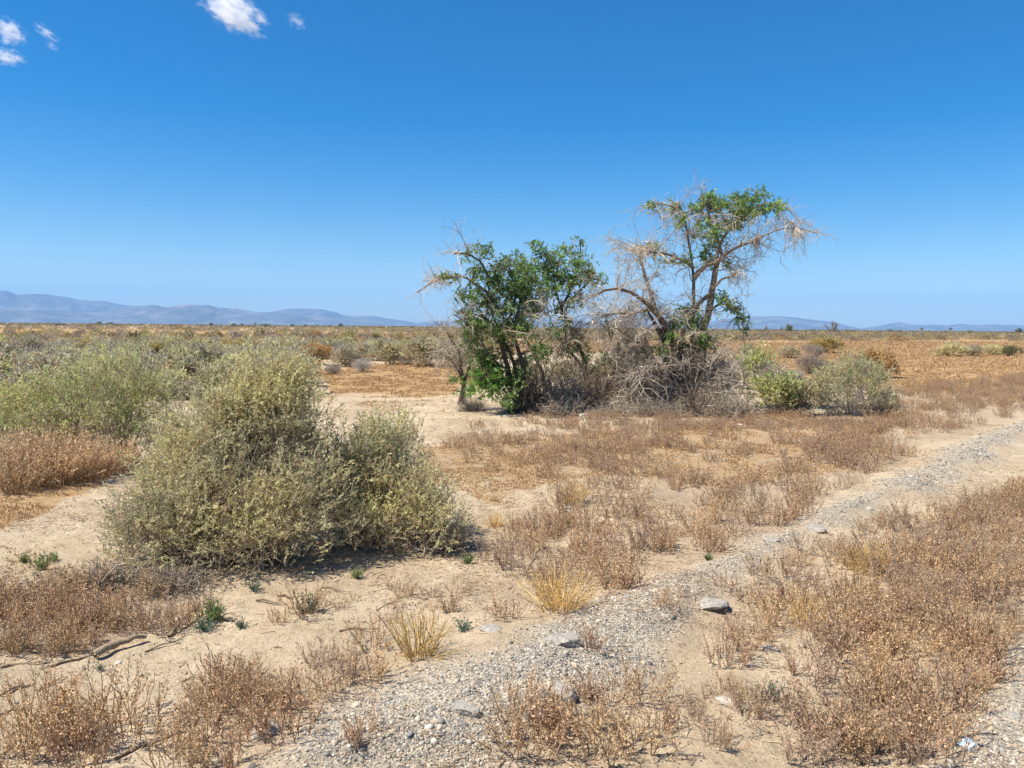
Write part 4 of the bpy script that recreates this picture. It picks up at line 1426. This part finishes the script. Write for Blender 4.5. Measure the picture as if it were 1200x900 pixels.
rr_ = np.random.default_rng(81)
for px, py, w, flat, mat, nm, lab in [
    (660, 772, 44, .55, M_ASPH, 'asphalt_chunk', 'grey asphalt chunk, upper of the two lying in the gravel'),
    (660, 830, 42, .62, M_ASPH, 'asphalt_chunk', 'grey asphalt chunk, lower of the two lying in the gravel'),
    (574, 750, 36, .3, M_ASPH, 'asphalt_chunk', 'flat grey slab at the gravel edge beside the golden straw tuft'),
    (545, 860, 40, .55, M_ASPH, 'asphalt_chunk', 'dark broken lump with a black undercut in the near gravel'),
    (312, 866, 50, .4, M_ASPH, 'asphalt_chunk', 'weathered asphalt slab beside the diagonal weed row'),
    (932, 680, 22, .4, M_ASPH, 'asphalt_chunk', 'asphalt slab casting a black shadow on the gravel strip'),
    (834, 716, 44, .35, M_ASPH, 'asphalt_chunk', 'broad asphalt slab at the sandy edge of the raised gravel'),
    (956, 625, 28, .3, M_ASPH, 'asphalt_chunk', 'flat grey slab on the gravel strip by the weed belt'),
    (905, 641, 24, .3, M_ASPH, 'asphalt_chunk', 'small flat slab at the left edge of the gravel strip'),
    (1156, 522, 15, .5, M_ASPH, 'asphalt_chunk', 'black lump on the far end of the gravel strip'),
    (902, 758, 22, .35, M_ASPH, 'asphalt_chunk', 'flat grey stone on sand among the gravel-edge weeds'),
    (848, 770, 18, .4, M_ASPH, 'asphalt_chunk', 'small grey stone under a dark reddish weed'),
    (848, 824, 22, .3, M_PALE, 'stone', 'pale flat stone on bare sand near a dark grey-brown weed'),
    (1188, 852, 24, .4, M_ASPH, 'asphalt_chunk', 'grey stone on the gravel road at the right edge'),
    (138, 774, 10, .6, M_PALE, 'stone', 'small white stone on the sand beside the driftwood'),
    (685, 491, 16, .8, M_PALE, 'stone', 'white stone below the dead brush in front of the trees'),
    (676, 493, 10, .7, M_PALE, 'stone', 'smaller white stone left of the tall white stone by the brush'),
    (802, 495, 9, .6, M_PALE, 'stone', 'small white stone at the foot of the tallest tree brush'),
    (866, 499, 9, .5, M_PALE, 'stone', 'small white stone on the rusty flat right of the tallest tree'),
    (718, 517, 8, .5, M_PALE, 'stone', 'tiny pale stone on the rusty flat'),
]:
    p = G(px, py)
    s = w / 2 / FPX * p[1]
    o = link(nm, rock(rr_, nm, mat, flat), None, p + np.array([0, 0, s * flat * .1]), rr_.random() * 6, (s * 1.1, s * .85, s))
    tag(o, lab, 'stone' if nm == 'stone' else 'asphalt chunk')

WOOD = [(.33, .25, .16), (.40, .31, .21), (.26, .19, .12)]


def stick(r, pts, rad, K=9, col=None, forks=2):
    mb = MB()
    P = resample(np.array(pts, float), K)
    P[:, 1:] += np.cumsum(r.normal(size=(K, 2)) * rad * .3, 0)
    tubes(mb, P[None], (np.linspace(1, .45, K) * (1 + r.normal(size=K) * .12) * rad)[None], col or WOOD[r.integers(3)], 6, r)
    for _ in range(forks):
        i, p, t = along(P[None], 1, .3, .8, r)
        Q = walk(p, t + r.normal(size=(1, 3)) * np.array([.6, .6, .15]), np.linalg.norm(P[-1] - P[0]) * .3, 4, .2, 0, r)
        tubes(mb, Q, np.linspace(.5, .2, 4)[None] * rad, col or WOOD[0], 4, r)
    return mb


def lay_stick(name, a, b, rad, lab, sag=.0, forks=1, group=None, col=None):
    pa, pb = G(*a), G(*b)
    L_ = pb - pa
    pts = [(0, 0, rad * .6), L_ * .35 + np.array([0, .02, rad * .7 + sag]), L_ * .7 + np.array([0, -.01, rad * .7 + sag]), L_ + np.array([0, 0, rad * .6])]
    o = link(name, stick(rr_, pts, rad, 9, col, forks).mesh(name, M_BARK, True), None, pa)
    tag(o, lab, 'stick' if name == 'dry_stick' else 'wood', group)


lay_stick('driftwood', (110, 772), (170, 750), .020, 'curved weathered piece of driftwood on the sand below the weed thicket', .02, 0, None, (.40, .32, .22))
lay_stick('driftwood', (242, 726), (282, 724), .012, 'short pale log lying in front of the blue-green seedlings', .01, 0, None, (.45, .36, .25))
lay_stick('dry_stick', (198, 742), (238, 712), .010, 'thick tan stick pointing up beside the blue-green seedlings', .03, 2, None, (.42, .31, .2))
for a, b, rad, lab in [((135, 900), (205, 870), .007, 'long dark stick among the bottom left weeds'),
                       ((0, 822), (40, 806), .008, 'dark stick on the sand at the left frame edge, uppermost of several'),
                       ((0, 842), (34, 832), .007, 'dark stick at the left frame edge below the uppermost one'),
                       ((44, 812), (76, 796), .006, 'thin stick pointing right on the open sand at left'),
                       ((0, 790), (60, 780), .008, 'pale stick at the foot of the left weed thicket'),
                       ((60, 784), (110, 766), .007, 'thin stick between weed thicket and driftwood'),
                       ((170, 762), (214, 746), .005, 'slim twig right of the driftwood'),
                       ((214, 800), (240, 792), .004, 'short curved twig on open sand above the weed row'),
                       ((82, 820), (104, 820), .004, 'little twig lying level on the open sand'),
                       ((442, 718), (472, 702), .007, 'dark stick on sand right of the loose pale weed'),
                       ((300, 702), (330, 708), .006, 'brown stick on sand below the saltbush front'),
                       ((376, 690), (410, 694), .005, 'slim stick in the litter under the saltbush right side'),
                       ((326, 698), (345, 701), .008, 'stubby pale stick near the saltbush foot'),
                       ((398, 742), (444, 740), .006, 'level stick left of the golden straw tuft'),
                       ((936, 812), (950, 818), .005, 'small forked stick on sand left of the weed bank'),
                       ((838, 835), (862, 850), .003, 'pale straw lying across the bare sand'),
                       ((722, 514), (744, 509), .010, 'dark stick on the rusty flat in front of the trees'),
                       ((20, 860), (48, 850), .005, 'thin brown twig on sand above the corner weeds')]:
    lay_stick('dry_stick', a, b, rad, lab, .004, 1, 'dry sticks on the sand')
for n_, (zx0, zy0, zx1, zy1, dd, lab) in enumerate([(738, 640, 775, 712, 13.7, 'dark stick leaning out of the brush before the tallest tree'),
                                                    (600, 735, 650, 722, 13.0, 'thin grey stick on the flat before the trees')]):
    px, py = Z3([(zx0, zy0), (zx1, zy1)])
    a, b = at_depth(px[0], py[0], dd + .3), at_depth(px[1], py[1], dd)
    b[2] = H(b[0], b[1])
    if n_:
        a[2] = H(a[0], a[1]) + .03
    o = link('dry_stick', stick(rr_, [np.zeros(3), (a - b) * .5, (a - b)], .018, 7, (.12, .10, .085), 1).mesh('dry_stick', M_BARK, True), None, b)
    tag(o, lab, 'stick', 'dry sticks by the trees')


def seedling(r, n=26, h=.09, pal=((.12, .19, .15), (.17, .25, .19), (.15, .22, .13))):
    mb = MB()
    a = r.random(n) * 6.28
    S = np.stack([np.cos(a) * .02, np.sin(a) * .02, np.full(n, -.004)], -1) * r.random((n, 1))
    D = np.stack([np.cos(a) * .5, np.sin(a) * .5, np.ones(n)], -1) + r.normal(size=(n, 3)) * .25
    P = walk(S, D, h * r.uniform(.5, 1.1, n), 4, .12, 0, r)
    tubes(mb, P, np.linspace(1, .5, 4)[None] * np.full((n, 1), .0014), pick(pal, n, r), 3, r)
    m = n * 12
    i, p, t = along(P, m, .1, 1, r)
    leaves(mb, p, t * .8 + r.normal(size=p.shape) * .5, .017 * r.uniform(.6, 1.3, m), .006, pick(pal, m, r), r)
    return mb


SEED = [seedling(np.random.default_rng(90 + k)).mesh('seedling', M_LEAF) for k in range(2)]
SEEDG = seedling(np.random.default_rng(95), 40, .10, ((.18, .28, .09), (.24, .33, .12), (.30, .32, .14))).mesh('seedling', M_LEAF)
for px, py, s, me, lab in [(252, 724, 1.25, SEEDG, 'fresh green seedling tuft behind the short pale log'),
                           (240, 735, .95, SEED[0], 'blue-green seedling at the left end of the short pale log'),
                           (283, 732, .7, SEED[1], 'blue-green seedling at the right end of the short pale log'),
                           (360, 718, 1.35, SEED[1], 'blue-green seedling inside the loose pale weed'),
                           (298, 693, .8, SEED[0], 'tiny blue-green seedling below the largest saltbush'),
                           (43, 696, .95, SEED[1], 'blue-green seedling at the left edge above the weed thicket'),
                           (543, 746, .8, SEED[0], 'blue-green seedling right of the golden straw tuft'),
                           (902, 822, .95, SEED[0], 'blue-green seedling beside a dark grey-brown weed on bare sand'),
                           (1148, 812, .5, SEEDG, 'little green seedling at the edge of the gravel road'),
                           (830, 663, .6, SEEDG, 'green seedling at the left edge of the gravel strip'),
                           (417, 676, .7, SEEDG, 'yellow-green seedling on sand below the two saltbushes'),
                           (548, 658, .8, SEEDG, 'thin green seedling on sand right of the smaller saltbush'),
                           (50, 668, 1.1, SEEDG, 'olive seedling on bare sand at left'),
                           (64, 658, .7, SEEDG, 'smaller olive seedling just behind another on bare sand at left'),
                           (28, 660, .7, SEEDG, 'olive seedling nearest the left edge on bare sand'),
                           (118, 786, .4, SEED[0], 'tiny dark green sprout beside the driftwood')]:
    tag(link('seedling', me, None, G(px, py), px * .1, s), lab, 'seedling', 'seedlings on the sand')

def build_litter():
    r = np.random.default_rng(131)
    mb = MB()
    n = 75000
    d = 2.6 * np.exp(r.random(n) * math.log(16 / 2.6))
    a = np.radians(r.uniform(-37, 37, n))
    x, y = d * np.sin(a), d * np.cos(a)
    keep = r.random(n) < sstep(-.15, .3, fbm(x * 1.1, y * 1.1, 170, 4)) * .8 + .06
    x, y, d = x[keep], y[keep], d[keep]
    n = len(x)
    S = np.stack([x, y, H(x, y) + .002], -1)
    an = r.random(n) * 6.28
    L_ = r.uniform(.012, .09, n) * (r.random(n) ** 1.5 + .25)
    P = walk(S, np.stack([np.cos(an), np.sin(an), np.zeros(n)], -1), L_, 4, .2, 0, r)
    P[..., 2] = S[:, None, 2] + np.abs(r.normal(size=(n, 4))) * .002
    tubes(mb, P, np.linspace(1, .6, 4)[None] * (r.uniform(.0008, .0022, n) * (1 + .08 * d))[:, None], pick([(.34, .24, .155), (.25, .17, .11), (.45, .34, .23), (.52, .42, .30)], n, r, .2), 3, r)
    m = n * 2
    C = np.repeat(S, 2, 0) + r.normal(size=(m, 3)) * np.array([.08, .08, 0])
    C[:, 2] = H(C[:, 0], C[:, 1]) + .003
    leaves(mb, C, r.normal(size=(m, 3)) * np.array([1, 1, .25]), r.uniform(.004, .013, m), .005, pick([(.36, .23, .13), (.27, .165, .10), (.48, .34, .21)], m, r, .2), r)
    tag(link('plant_litter', mb.mesh('plant_litter', M_TWIG)), 'broken twigs and dry leaf crumbs strewn over the sand', 'litter', kind='stuff')


build_litter()

# scrap of blue plastic at the lower right
mp_, nt, N, L = newmat('blue_plastic')
out = N.new('ShaderNodeOutputMaterial')
p_ = N.new('ShaderNodeBsdfPrincipled')
p_.inputs['Roughness'].default_value = .4
tcn = N.new('ShaderNodeTexCoord')
nn_ = noise_node(N, L, tcn.outputs['Object'], 30, 3)
L.new(ramp(N, L, nn_.outputs[0], [(.4, (.22, .42, .62)), (.6, (.55, .66, .75))]).outputs[0], p_.inputs['Base Color'])
L.new(p_.outputs[0], out.inputs[0])
p0 = G(1129, 880)
mb = MB()
u, v = np.meshgrid(np.linspace(-1, 1, 9), np.linspace(-1, 1, 7))
zz = .009 + .008 * np.sin(u * 3.1 + v) + .006 * np.cos(v * 4 + u * 2) + .006 * u * v
xy = np.stack([u * .037 + v * .008, v * .024 + u * .006 * np.sin(v * 3)], -1)
idx = np.arange(63).reshape(7, 9)
top = np.concatenate([xy, zz[..., None]], -1).reshape(-1, 3)
q = np.stack([idx[:-1, :-1], idx[:-1, 1:], idx[1:, 1:], idx[1:, :-1]], -1).reshape(-1, 4)
mb.add(top, q)
mb.add(top - np.array([0, 0, .0015]), q[:, ::-1])
tag(link('plastic_scrap', mb.mesh('plastic_scrap', mp_, True), None, p0), 'crumpled scrap of light blue plastic at the road edge, lower right', 'litter')

# ------------------------------------------------------------------ far trees on the horizon
def far_tree(name, px, hpx, wpx, d, kind, label, r):
    base = at_depth(float(px), 384., d)
    base[2] = 0
    h, w = hpx / FPX * d, wpx / FPX * d
    e = link(name, None, None, base)
    tag(e, label, 'tree', None)
    tr, cr = MB(), MB()
    if kind == 'bare':
        P = walk(np.zeros((7, 3)), np.stack([r.normal(size=7) * .3, r.normal(size=7) * .3, np.ones(7)], -1), h * r.uniform(.6, .95, 7), 6, .12, .05, r)
        tubes(tr, P, np.linspace(1, .3, 6)[None] * np.full((7, 1), w * .035), (.2, .16, .13), 5, r)
        i, p, t = along(P, 90, .25, 1, r)
        Q = walk(p, t + r.normal(size=p.shape) * .6, h * r.uniform(.12, .32, 90), 4, .2, .05, r)
        tubes(cr, Q, np.linspace(1, .3, 4)[None] * np.full((90, 1), w * .022), pick(GREYTW, 90, r), 3, r)
        i, p, t = along(Q, 420, .2, 1, r)
        leaves(cr, p, t + r.normal(size=p.shape) * .5, h * .09, h * .018, pick(GREYTW, 420, r), r)
    elif kind == 'joshua':
        T = np.array([[(0, 0, 0), (0, 0, h * .3), (w * .02, 0, h * .6)]], float)
        tubes(tr, T, np.full((1, 3), w * .07), (.2, .17, .13), 6, r)
        n = 9
        a = np.arange(n) * 6.28 / n
        D = np.stack([np.cos(a) * .8, np.sin(a) * .8, r.uniform(.4, 1.2, n)], -1)
        P = walk(np.repeat(T[:, -1], n, 0), D, h * r.uniform(.25, .42, n), 4, .15, .2, r)
        tubes(tr, P, np.full((n, 4), w * .05), (.22, .18, .13), 5, r)
        for k in range(n):
            D = unit(r.normal(size=(40, 3)) + np.array([0, 0, .2]))
            leaves(cr, np.repeat(P[k, -1:], 40, 0), D, h * .11, h * .03, pick(PALS['dark'] + PALS['olive'], 40, r), r)
    else:
        T = np.array([[(0, 0, 0), (0, 0, h * .3), (0, 0, h * .7)]], float)
        tubes(tr, T, np.array([[1, .8, .4]]) * w * .06, (.1, .08, .06), 6, r)
        n = 520
        c = unit(r.normal(size=(9, 3))) * np.array([w * .32, w * .32, h * .28]) + np.array([0, 0, h * .55])
        C = c[r.integers(0, 9, n)] + r.normal(size=(n, 3)) * np.array([w * .11, w * .11, h * .11])
        C[:, 2] = np.clip(C[:, 2], h * .04, h * .98)
        leaves(cr, C, r.normal(size=(n, 3)), h * .13, h * .09, pick(PALS['dark'], n, r), r)
    link('trunk', tr.mesh('trunk', M_TWIG), e)
    link('crown', cr.mesh('crown', M_LEAF), e)


fr_ = np.random.default_rng(101)
for a in [('bare_tree', 977, 17, 12, 260, 'bare', 'bare grey tree standing up on the horizon, tallest right of the trees'),
          ('small_tree', 924, 11, 9, 300, 'bush', 'dark slim tree on the horizon just right of the tallest tree'),
          ('joshua_tree', 1080, 7, 9, 420, 'joshua', 'branching joshua tree silhouette on the right horizon, left of another'),
          ('joshua_tree', 1114, 7, 6, 430, 'joshua', 'slim joshua tree silhouette on the right horizon, rightmost'),
          ('bare_tree', 897, 9, 8, 300, 'bare', 'pale bare shrub-like tree on the horizon beside the drooping green branch'),
          ('bare_tree', 916, 8, 5, 320, 'bare', 'thin pale bare tree on the horizon left of the dark slim tree'),
          ('round_tree', 1043, 5, 10, 380, 'bush', 'dark round tree on the horizon right of the bare grey tree'),
          ('round_tree', 1056, 4.5, 9, 380, 'bush', 'dark round tree on the horizon, right one of a close pair'),
          ('round_tree', 995, 4.5, 18, 420, 'bush', 'wide dark tree clump on the horizon beside the bare grey tree'),
          ('round_tree', 962, 4, 8, 420, 'bush', 'small dark tree on the horizon left of the bare grey tree'),
          ('round_tree', 1137, 4, 13, 460, 'bush', 'low dark tree on the right horizon beyond the joshua trees'),
          ('round_tree', 1194, 7, 8, 420, 'bush', 'dark tree on the horizon at the right frame edge'),
          ('round_tree', 953, 4, 10, 430, 'bush', 'faint dark tree on the horizon, leftmost beyond the dark slim tree'),
          ('round_tree', 115, 5, 9, 520, 'bush', 'dark tree on the left horizon below the mountain slope'),
          ('round_tree', 127, 5, 11, 540, 'bush', 'dark tree on the left horizon, right one of a touching pair'),
          ('round_tree', 247, 5, 6, 420, 'bush', 'dark round tree on the horizon above the left of the largest saltbush'),
          ('round_tree', 274, 5.5, 8, 430, 'bush', 'dark tree on the horizon above the largest saltbush'),
          ('round_tree', 283, 4.5, 6, 440, 'bush', 'brownish tree on the horizon touching a darker one above the largest saltbush'),
          ('round_tree', 311, 5.5, 15, 420, 'bush', 'widest dark tree on the horizon above the largest saltbush'),
          ('round_tree', 343, 4.5, 6, 460, 'bush', 'small dark tree on the horizon right of the widest one'),
          ('round_tree', 358, 4, 7, 460, 'bush', 'low dark tree on the horizon above the right of the largest saltbush'),
          ('round_tree', 371, 4, 7, 470, 'bush', 'last low dark tree before the gap in the left horizon line'),
          ('round_tree', 399, 6, 6, 430, 'bush', 'lone dark tree on the horizon between largest saltbush and trees')]:
    far_tree(*a, fr_)

# ------------------------------------------------------------------ mountains
def mountain_mat():
    m, nt, N, L = newmat('mountain')
    out = N.new('ShaderNodeOutputMaterial')
    p = N.new('ShaderNodeBsdfPrincipled')
    p.inputs['Roughness'].default_value = .95
    tc = N.new('ShaderNodeTexCoord')
    n = noise_node(N, L, tc.outputs['Object'], .004, 8, .65)
    L.new(ramp(N, L, n.outputs[0], [(.38, (.06, .06, .055)), (.55, (.13, .12, .11)), (.68, (.25, .21, .18))]).outputs[0], p.inputs['Base Color'])
    L.new(p.outputs[0], out.inputs[0])
    return m


M_MOUNT = mountain_mat()


def ridge(sky, dist, depth, label, seed, rough=.35):
    S = np.array(sky, float)
    px = np.arange(S[0, 0], S[-1, 0] + .1, 1.5)
    py = np.interp(px, S[:, 0], S[:, 1])
    d = ray(px, py)
    d = d / np.hypot(d[:, 0], d[:, 1])[:, None]
    hgt = np.maximum(d[:, 2] * dist + EYE, 2)
    nv = 41
    v = np.linspace(-1, 1, nv)
    az = d[:, :2]
    rr = dist + v[None] * depth
    x = az[:, :1] * rr
    y = az[:, 1:] * rr
    prof = np.clip(1 - np.abs(v), 0, 1)[None] ** .85
    gul = 1 - np.abs(2 * vnoise(x / 420, y / 420, seed)) - np.abs(vnoise(x / 170, y / 170, seed + 1)) * .8 - np.abs(vnoise(x / 70, y / 70, seed + 2)) * .4
    side = sstep(0, .5, np.abs(v))[None]
    h = hgt[:, None] * prof * (1 + rough * (gul - .55) * side * 1.6) + 6 * vnoise(x / 60, y / 60, seed + 5) * prof
    h = np.maximum(h, 0) - 4
    idx = np.arange(len(px) * nv).reshape(len(px), nv)
    q = np.stack([idx[:-1, :-1], idx[1:, :-1], idx[1:, 1:], idx[:-1, 1:]], -1).reshape(-1, 4)
    mb = MB()
    mb.add(np.stack([x, y, h], -1).reshape(-1, 3), q)
    o = link('mountains', mb.mesh('mountains', M_MOUNT, True))
    tag(o, label, 'mountains', kind='structure')


ridge([(-200, 338), (-150, 336), (-60, 337), (0, 340), (8, 340), (20, 345), (37, 344), (60, 345), (75, 347.5), (95, 351), (110, 352), (125, 353), (140, 356), (150, 358), (165, 358), (200, 362), (260, 369), (320, 376), (345, 380)],
      10500, 1300, 'long hazy blue mountain range descending from the left edge', 200)
ridge([(-160, 356), (0, 360), (60, 364), (110, 366), (150, 361), (172, 357.5), (182, 357), (195, 359.5), (210, 357), (220, 356), (232, 357), (245, 357), (255, 360), (275, 361), (300, 365), (345, 367), (370, 370), (390, 373), (440, 377), (470, 381)],
      8600, 1000, 'lower purple-grey hills with bare ridges in front of the left range', 220, .5)
ridge([(270, 372), (300, 366), (320, 365), (335, 362), (352, 361), (380, 362.5), (395, 366), (402, 369), (420, 370), (440, 370), (460, 374), (480, 376.5), (488, 378), (500, 376.5), (535, 375), (570, 377), (620, 376), (660, 374), (700, 376), (735, 375), (770, 379), (800, 381), (820, 384)],
      10000, 1100, 'far blue ridge between the largest saltbush and the trees', 240)
ridge([(790, 385), (820, 378), (850, 373), (879, 370.6), (908, 370), (930, 371.5), (946, 373.5), (975, 376.5), (985, 379), (996, 382), (1013, 385.5), (1025, 387)],
      9600, 1000, 'smooth blue mountain on the horizon right of the tallest tree', 260)
ridge([(985, 387), (1005, 385), (1013, 384), (1031, 381), (1054, 377), (1071, 380), (1085, 380.5), (1098, 380), (1110, 381), (1127, 379), (1141, 381), (1165, 379.5), (1200, 381), (1240, 380), (1300, 383), (1380, 380), (1460, 388)],
      10200, 1000, 'low blue mountain ridge along the right horizon', 280)

# ------------------------------------------------------------------ clouds
def cloud_mat(seed, dens):
    m, nt, N, L = newmat('cloud')
    out = N.new('ShaderNodeOutputMaterial')
    pv = N.new('ShaderNodeVolumePrincipled')
    pv.inputs['Color'].default_value = (.99, .99, .99, 1)
    pv.inputs['Anisotropy'].default_value = .0
    tc = N.new('ShaderNodeTexCoord')
    ad = N.new('ShaderNodeVectorMath')
    ad.inputs[1].default_value = (seed, seed * 1.7, seed * .3)
    L.new(tc.outputs['Object'], ad.inputs[0])
    n = noise_node(N, L, ad.outputs[0], 2.3, 9, .68).outputs[0]
    ln = N.new('ShaderNodeVectorMath')
    ln.operation = 'LENGTH'
    L.new(tc.outputs['Object'], ln.inputs[0])
    e = math_(N, L, 'SUBTRACT', 1.0, ln.outputs['Value'])
    s = math_(N, L, 'ADD', math_(N, L, 'MULTIPLY', e, .75), math_(N, L, 'MULTIPLY', math_(N, L, 'SUBTRACT', n, .5), 3.6))
    s = math_(N, L, 'MULTIPLY', math_(N, L, 'SUBTRACT', s, .30), 2.2, True)
    s = math_(N, L, 'MULTIPLY', s, math_(N, L, 'MULTIPLY', e, 4.0, True))
    L.new(math_(N, L, 'MULTIPLY', s, dens), pv.inputs['Density'])
    L.new(pv.outputs[0], out.inputs['Volume'])
    return m


def cloud(px, py, w, h, ang, seed, dens, label):
    import bmesh
    d = ray(float(px), float(py))
    p = d * (4300 / d[1]) + np.array([0, 0, EYE])
    s = 4300 / FPX
    bm = bmesh.new()
    bmesh.ops.create_icosphere(bm, subdivisions=3, radius=1)
    me = bpy.data.meshes.new('cloud')
    bm.to_mesh(me)
    bm.free()
    me.materials.append(cloud_mat(seed, dens))
    o = link('cloud', me, None, p, 0, (w * s / 2, w * s / 2 * .8, h * s / 2))
    o.rotation_euler = (0, R(ang), 0)
    tag(o, label, 'cloud', 'small clouds at upper left')


cloud(272, 13, 100, 48, 27, 1.3, .020, 'largest white cloud at the top edge')
cloud(10, 37, 48, 34, 25, 4.1, .018, 'rounded white cloud near the left edge, upper of two')
cloud(8, 67, 48, 24, 6, 7.7, .018, 'flat white cloud near the left edge, lower of two')
cloud(54, 38, 38, 16, 35, 2.9, .010, 'thin slanting wisp right of the rounded cloud')
cloud(61, 54, 20, 11, 35, 5.3, .010, 'tiny wisp under the thin slanting one')
cloud(348, 25, 30, 22, 25, 9.2, .008, 'faint small cloud right of the largest one')

# ------------------------------------------------------------------ air
mh, nt, N, L = newmat('haze')
out = N.new('ShaderNodeOutputMaterial')
pv = N.new('ShaderNodeVolumePrincipled')
pv.inputs['Color'].default_value = (.25, .55, 1, 1)
pv.inputs['Density'].default_value = .86e-4
pv.inputs['Anisotropy'].default_value = .0
L.new(pv.outputs[0], out.inputs['Volume'])
bx = 14500.
z0, z1 = -3., 640.
mb = MB()
vs = [(sx * bx, sy * bx, z) for z in (z0, z1) for sy in (-1, 1) for sx in (-1, 1)]
mb.add(vs, [(0, 2, 3, 1), (4, 5, 7, 6), (0, 1, 5, 4), (2, 6, 7, 3), (0, 4, 6, 2), (1, 3, 7, 5)])
hz_ = link('haze', mb.mesh('haze', mh))
tag(hz_, 'thin blue distance haze over the desert plain', 'haze', kind='stuff')

# ------------------------------------------------------------------ light
SUN_EL, SUN_AZ = R(59), R(-110)      # azimuth from +Y towards +X
w = bpy.data.worlds.new('World')
SC.world = w
w.use_nodes = True
nt = w.node_tree
N, L = nt.nodes, nt.links
bg = N['Background']
sk = N.new('ShaderNodeTexSky')
sk.sky_type = 'NISHITA'
sk.sun_disc = False
sk.sun_elevation = SUN_EL
sk.sun_rotation = SUN_AZ
sk.altitude = 700
sk.air_density = 1.0
sk.dust_density = .7
sk.ozone_density = 2.5
hs = N.new('ShaderNodeHueSaturation')
hs.inputs['Saturation'].default_value = 1.6
hs.inputs['Hue'].default_value = .503
L.new(sk.outputs[0], hs.inputs['Color'])
L.new(hs.outputs[0], bg.inputs[0])
bg.inputs[1].default_value = .088
sun = bpy.data.lights.new('sun', 'SUN')
sun.energy = 4.9
sun.angle = R(.5)
sun.color = (1, .935, .82)
so = bpy.data.objects.new('sun', sun)
dirv = Vector((math.sin(SUN_AZ) * math.cos(SUN_EL), math.cos(SUN_AZ) * math.cos(SUN_EL), math.sin(SUN_EL)))
so.rotation_euler = dirv.to_track_quat('Z', 'Y').to_euler()
so.location = (0, 0, 50)
COL.objects.link(so)

vs_ = SC.view_settings
vs_.view_transform = 'Standard'
vs_.look = 'None'
vs_.exposure = .66
vs_.gamma = 1
vs_.use_curve_mapping = False
cy = SC.cycles
cy.max_bounces = 8
cy.diffuse_bounces = 5
cy.glossy_bounces = 1
cy.transmission_bounces = 5
cy.volume_bounces = 4
cy.transparent_max_bounces = 8
cy.use_denoising = True
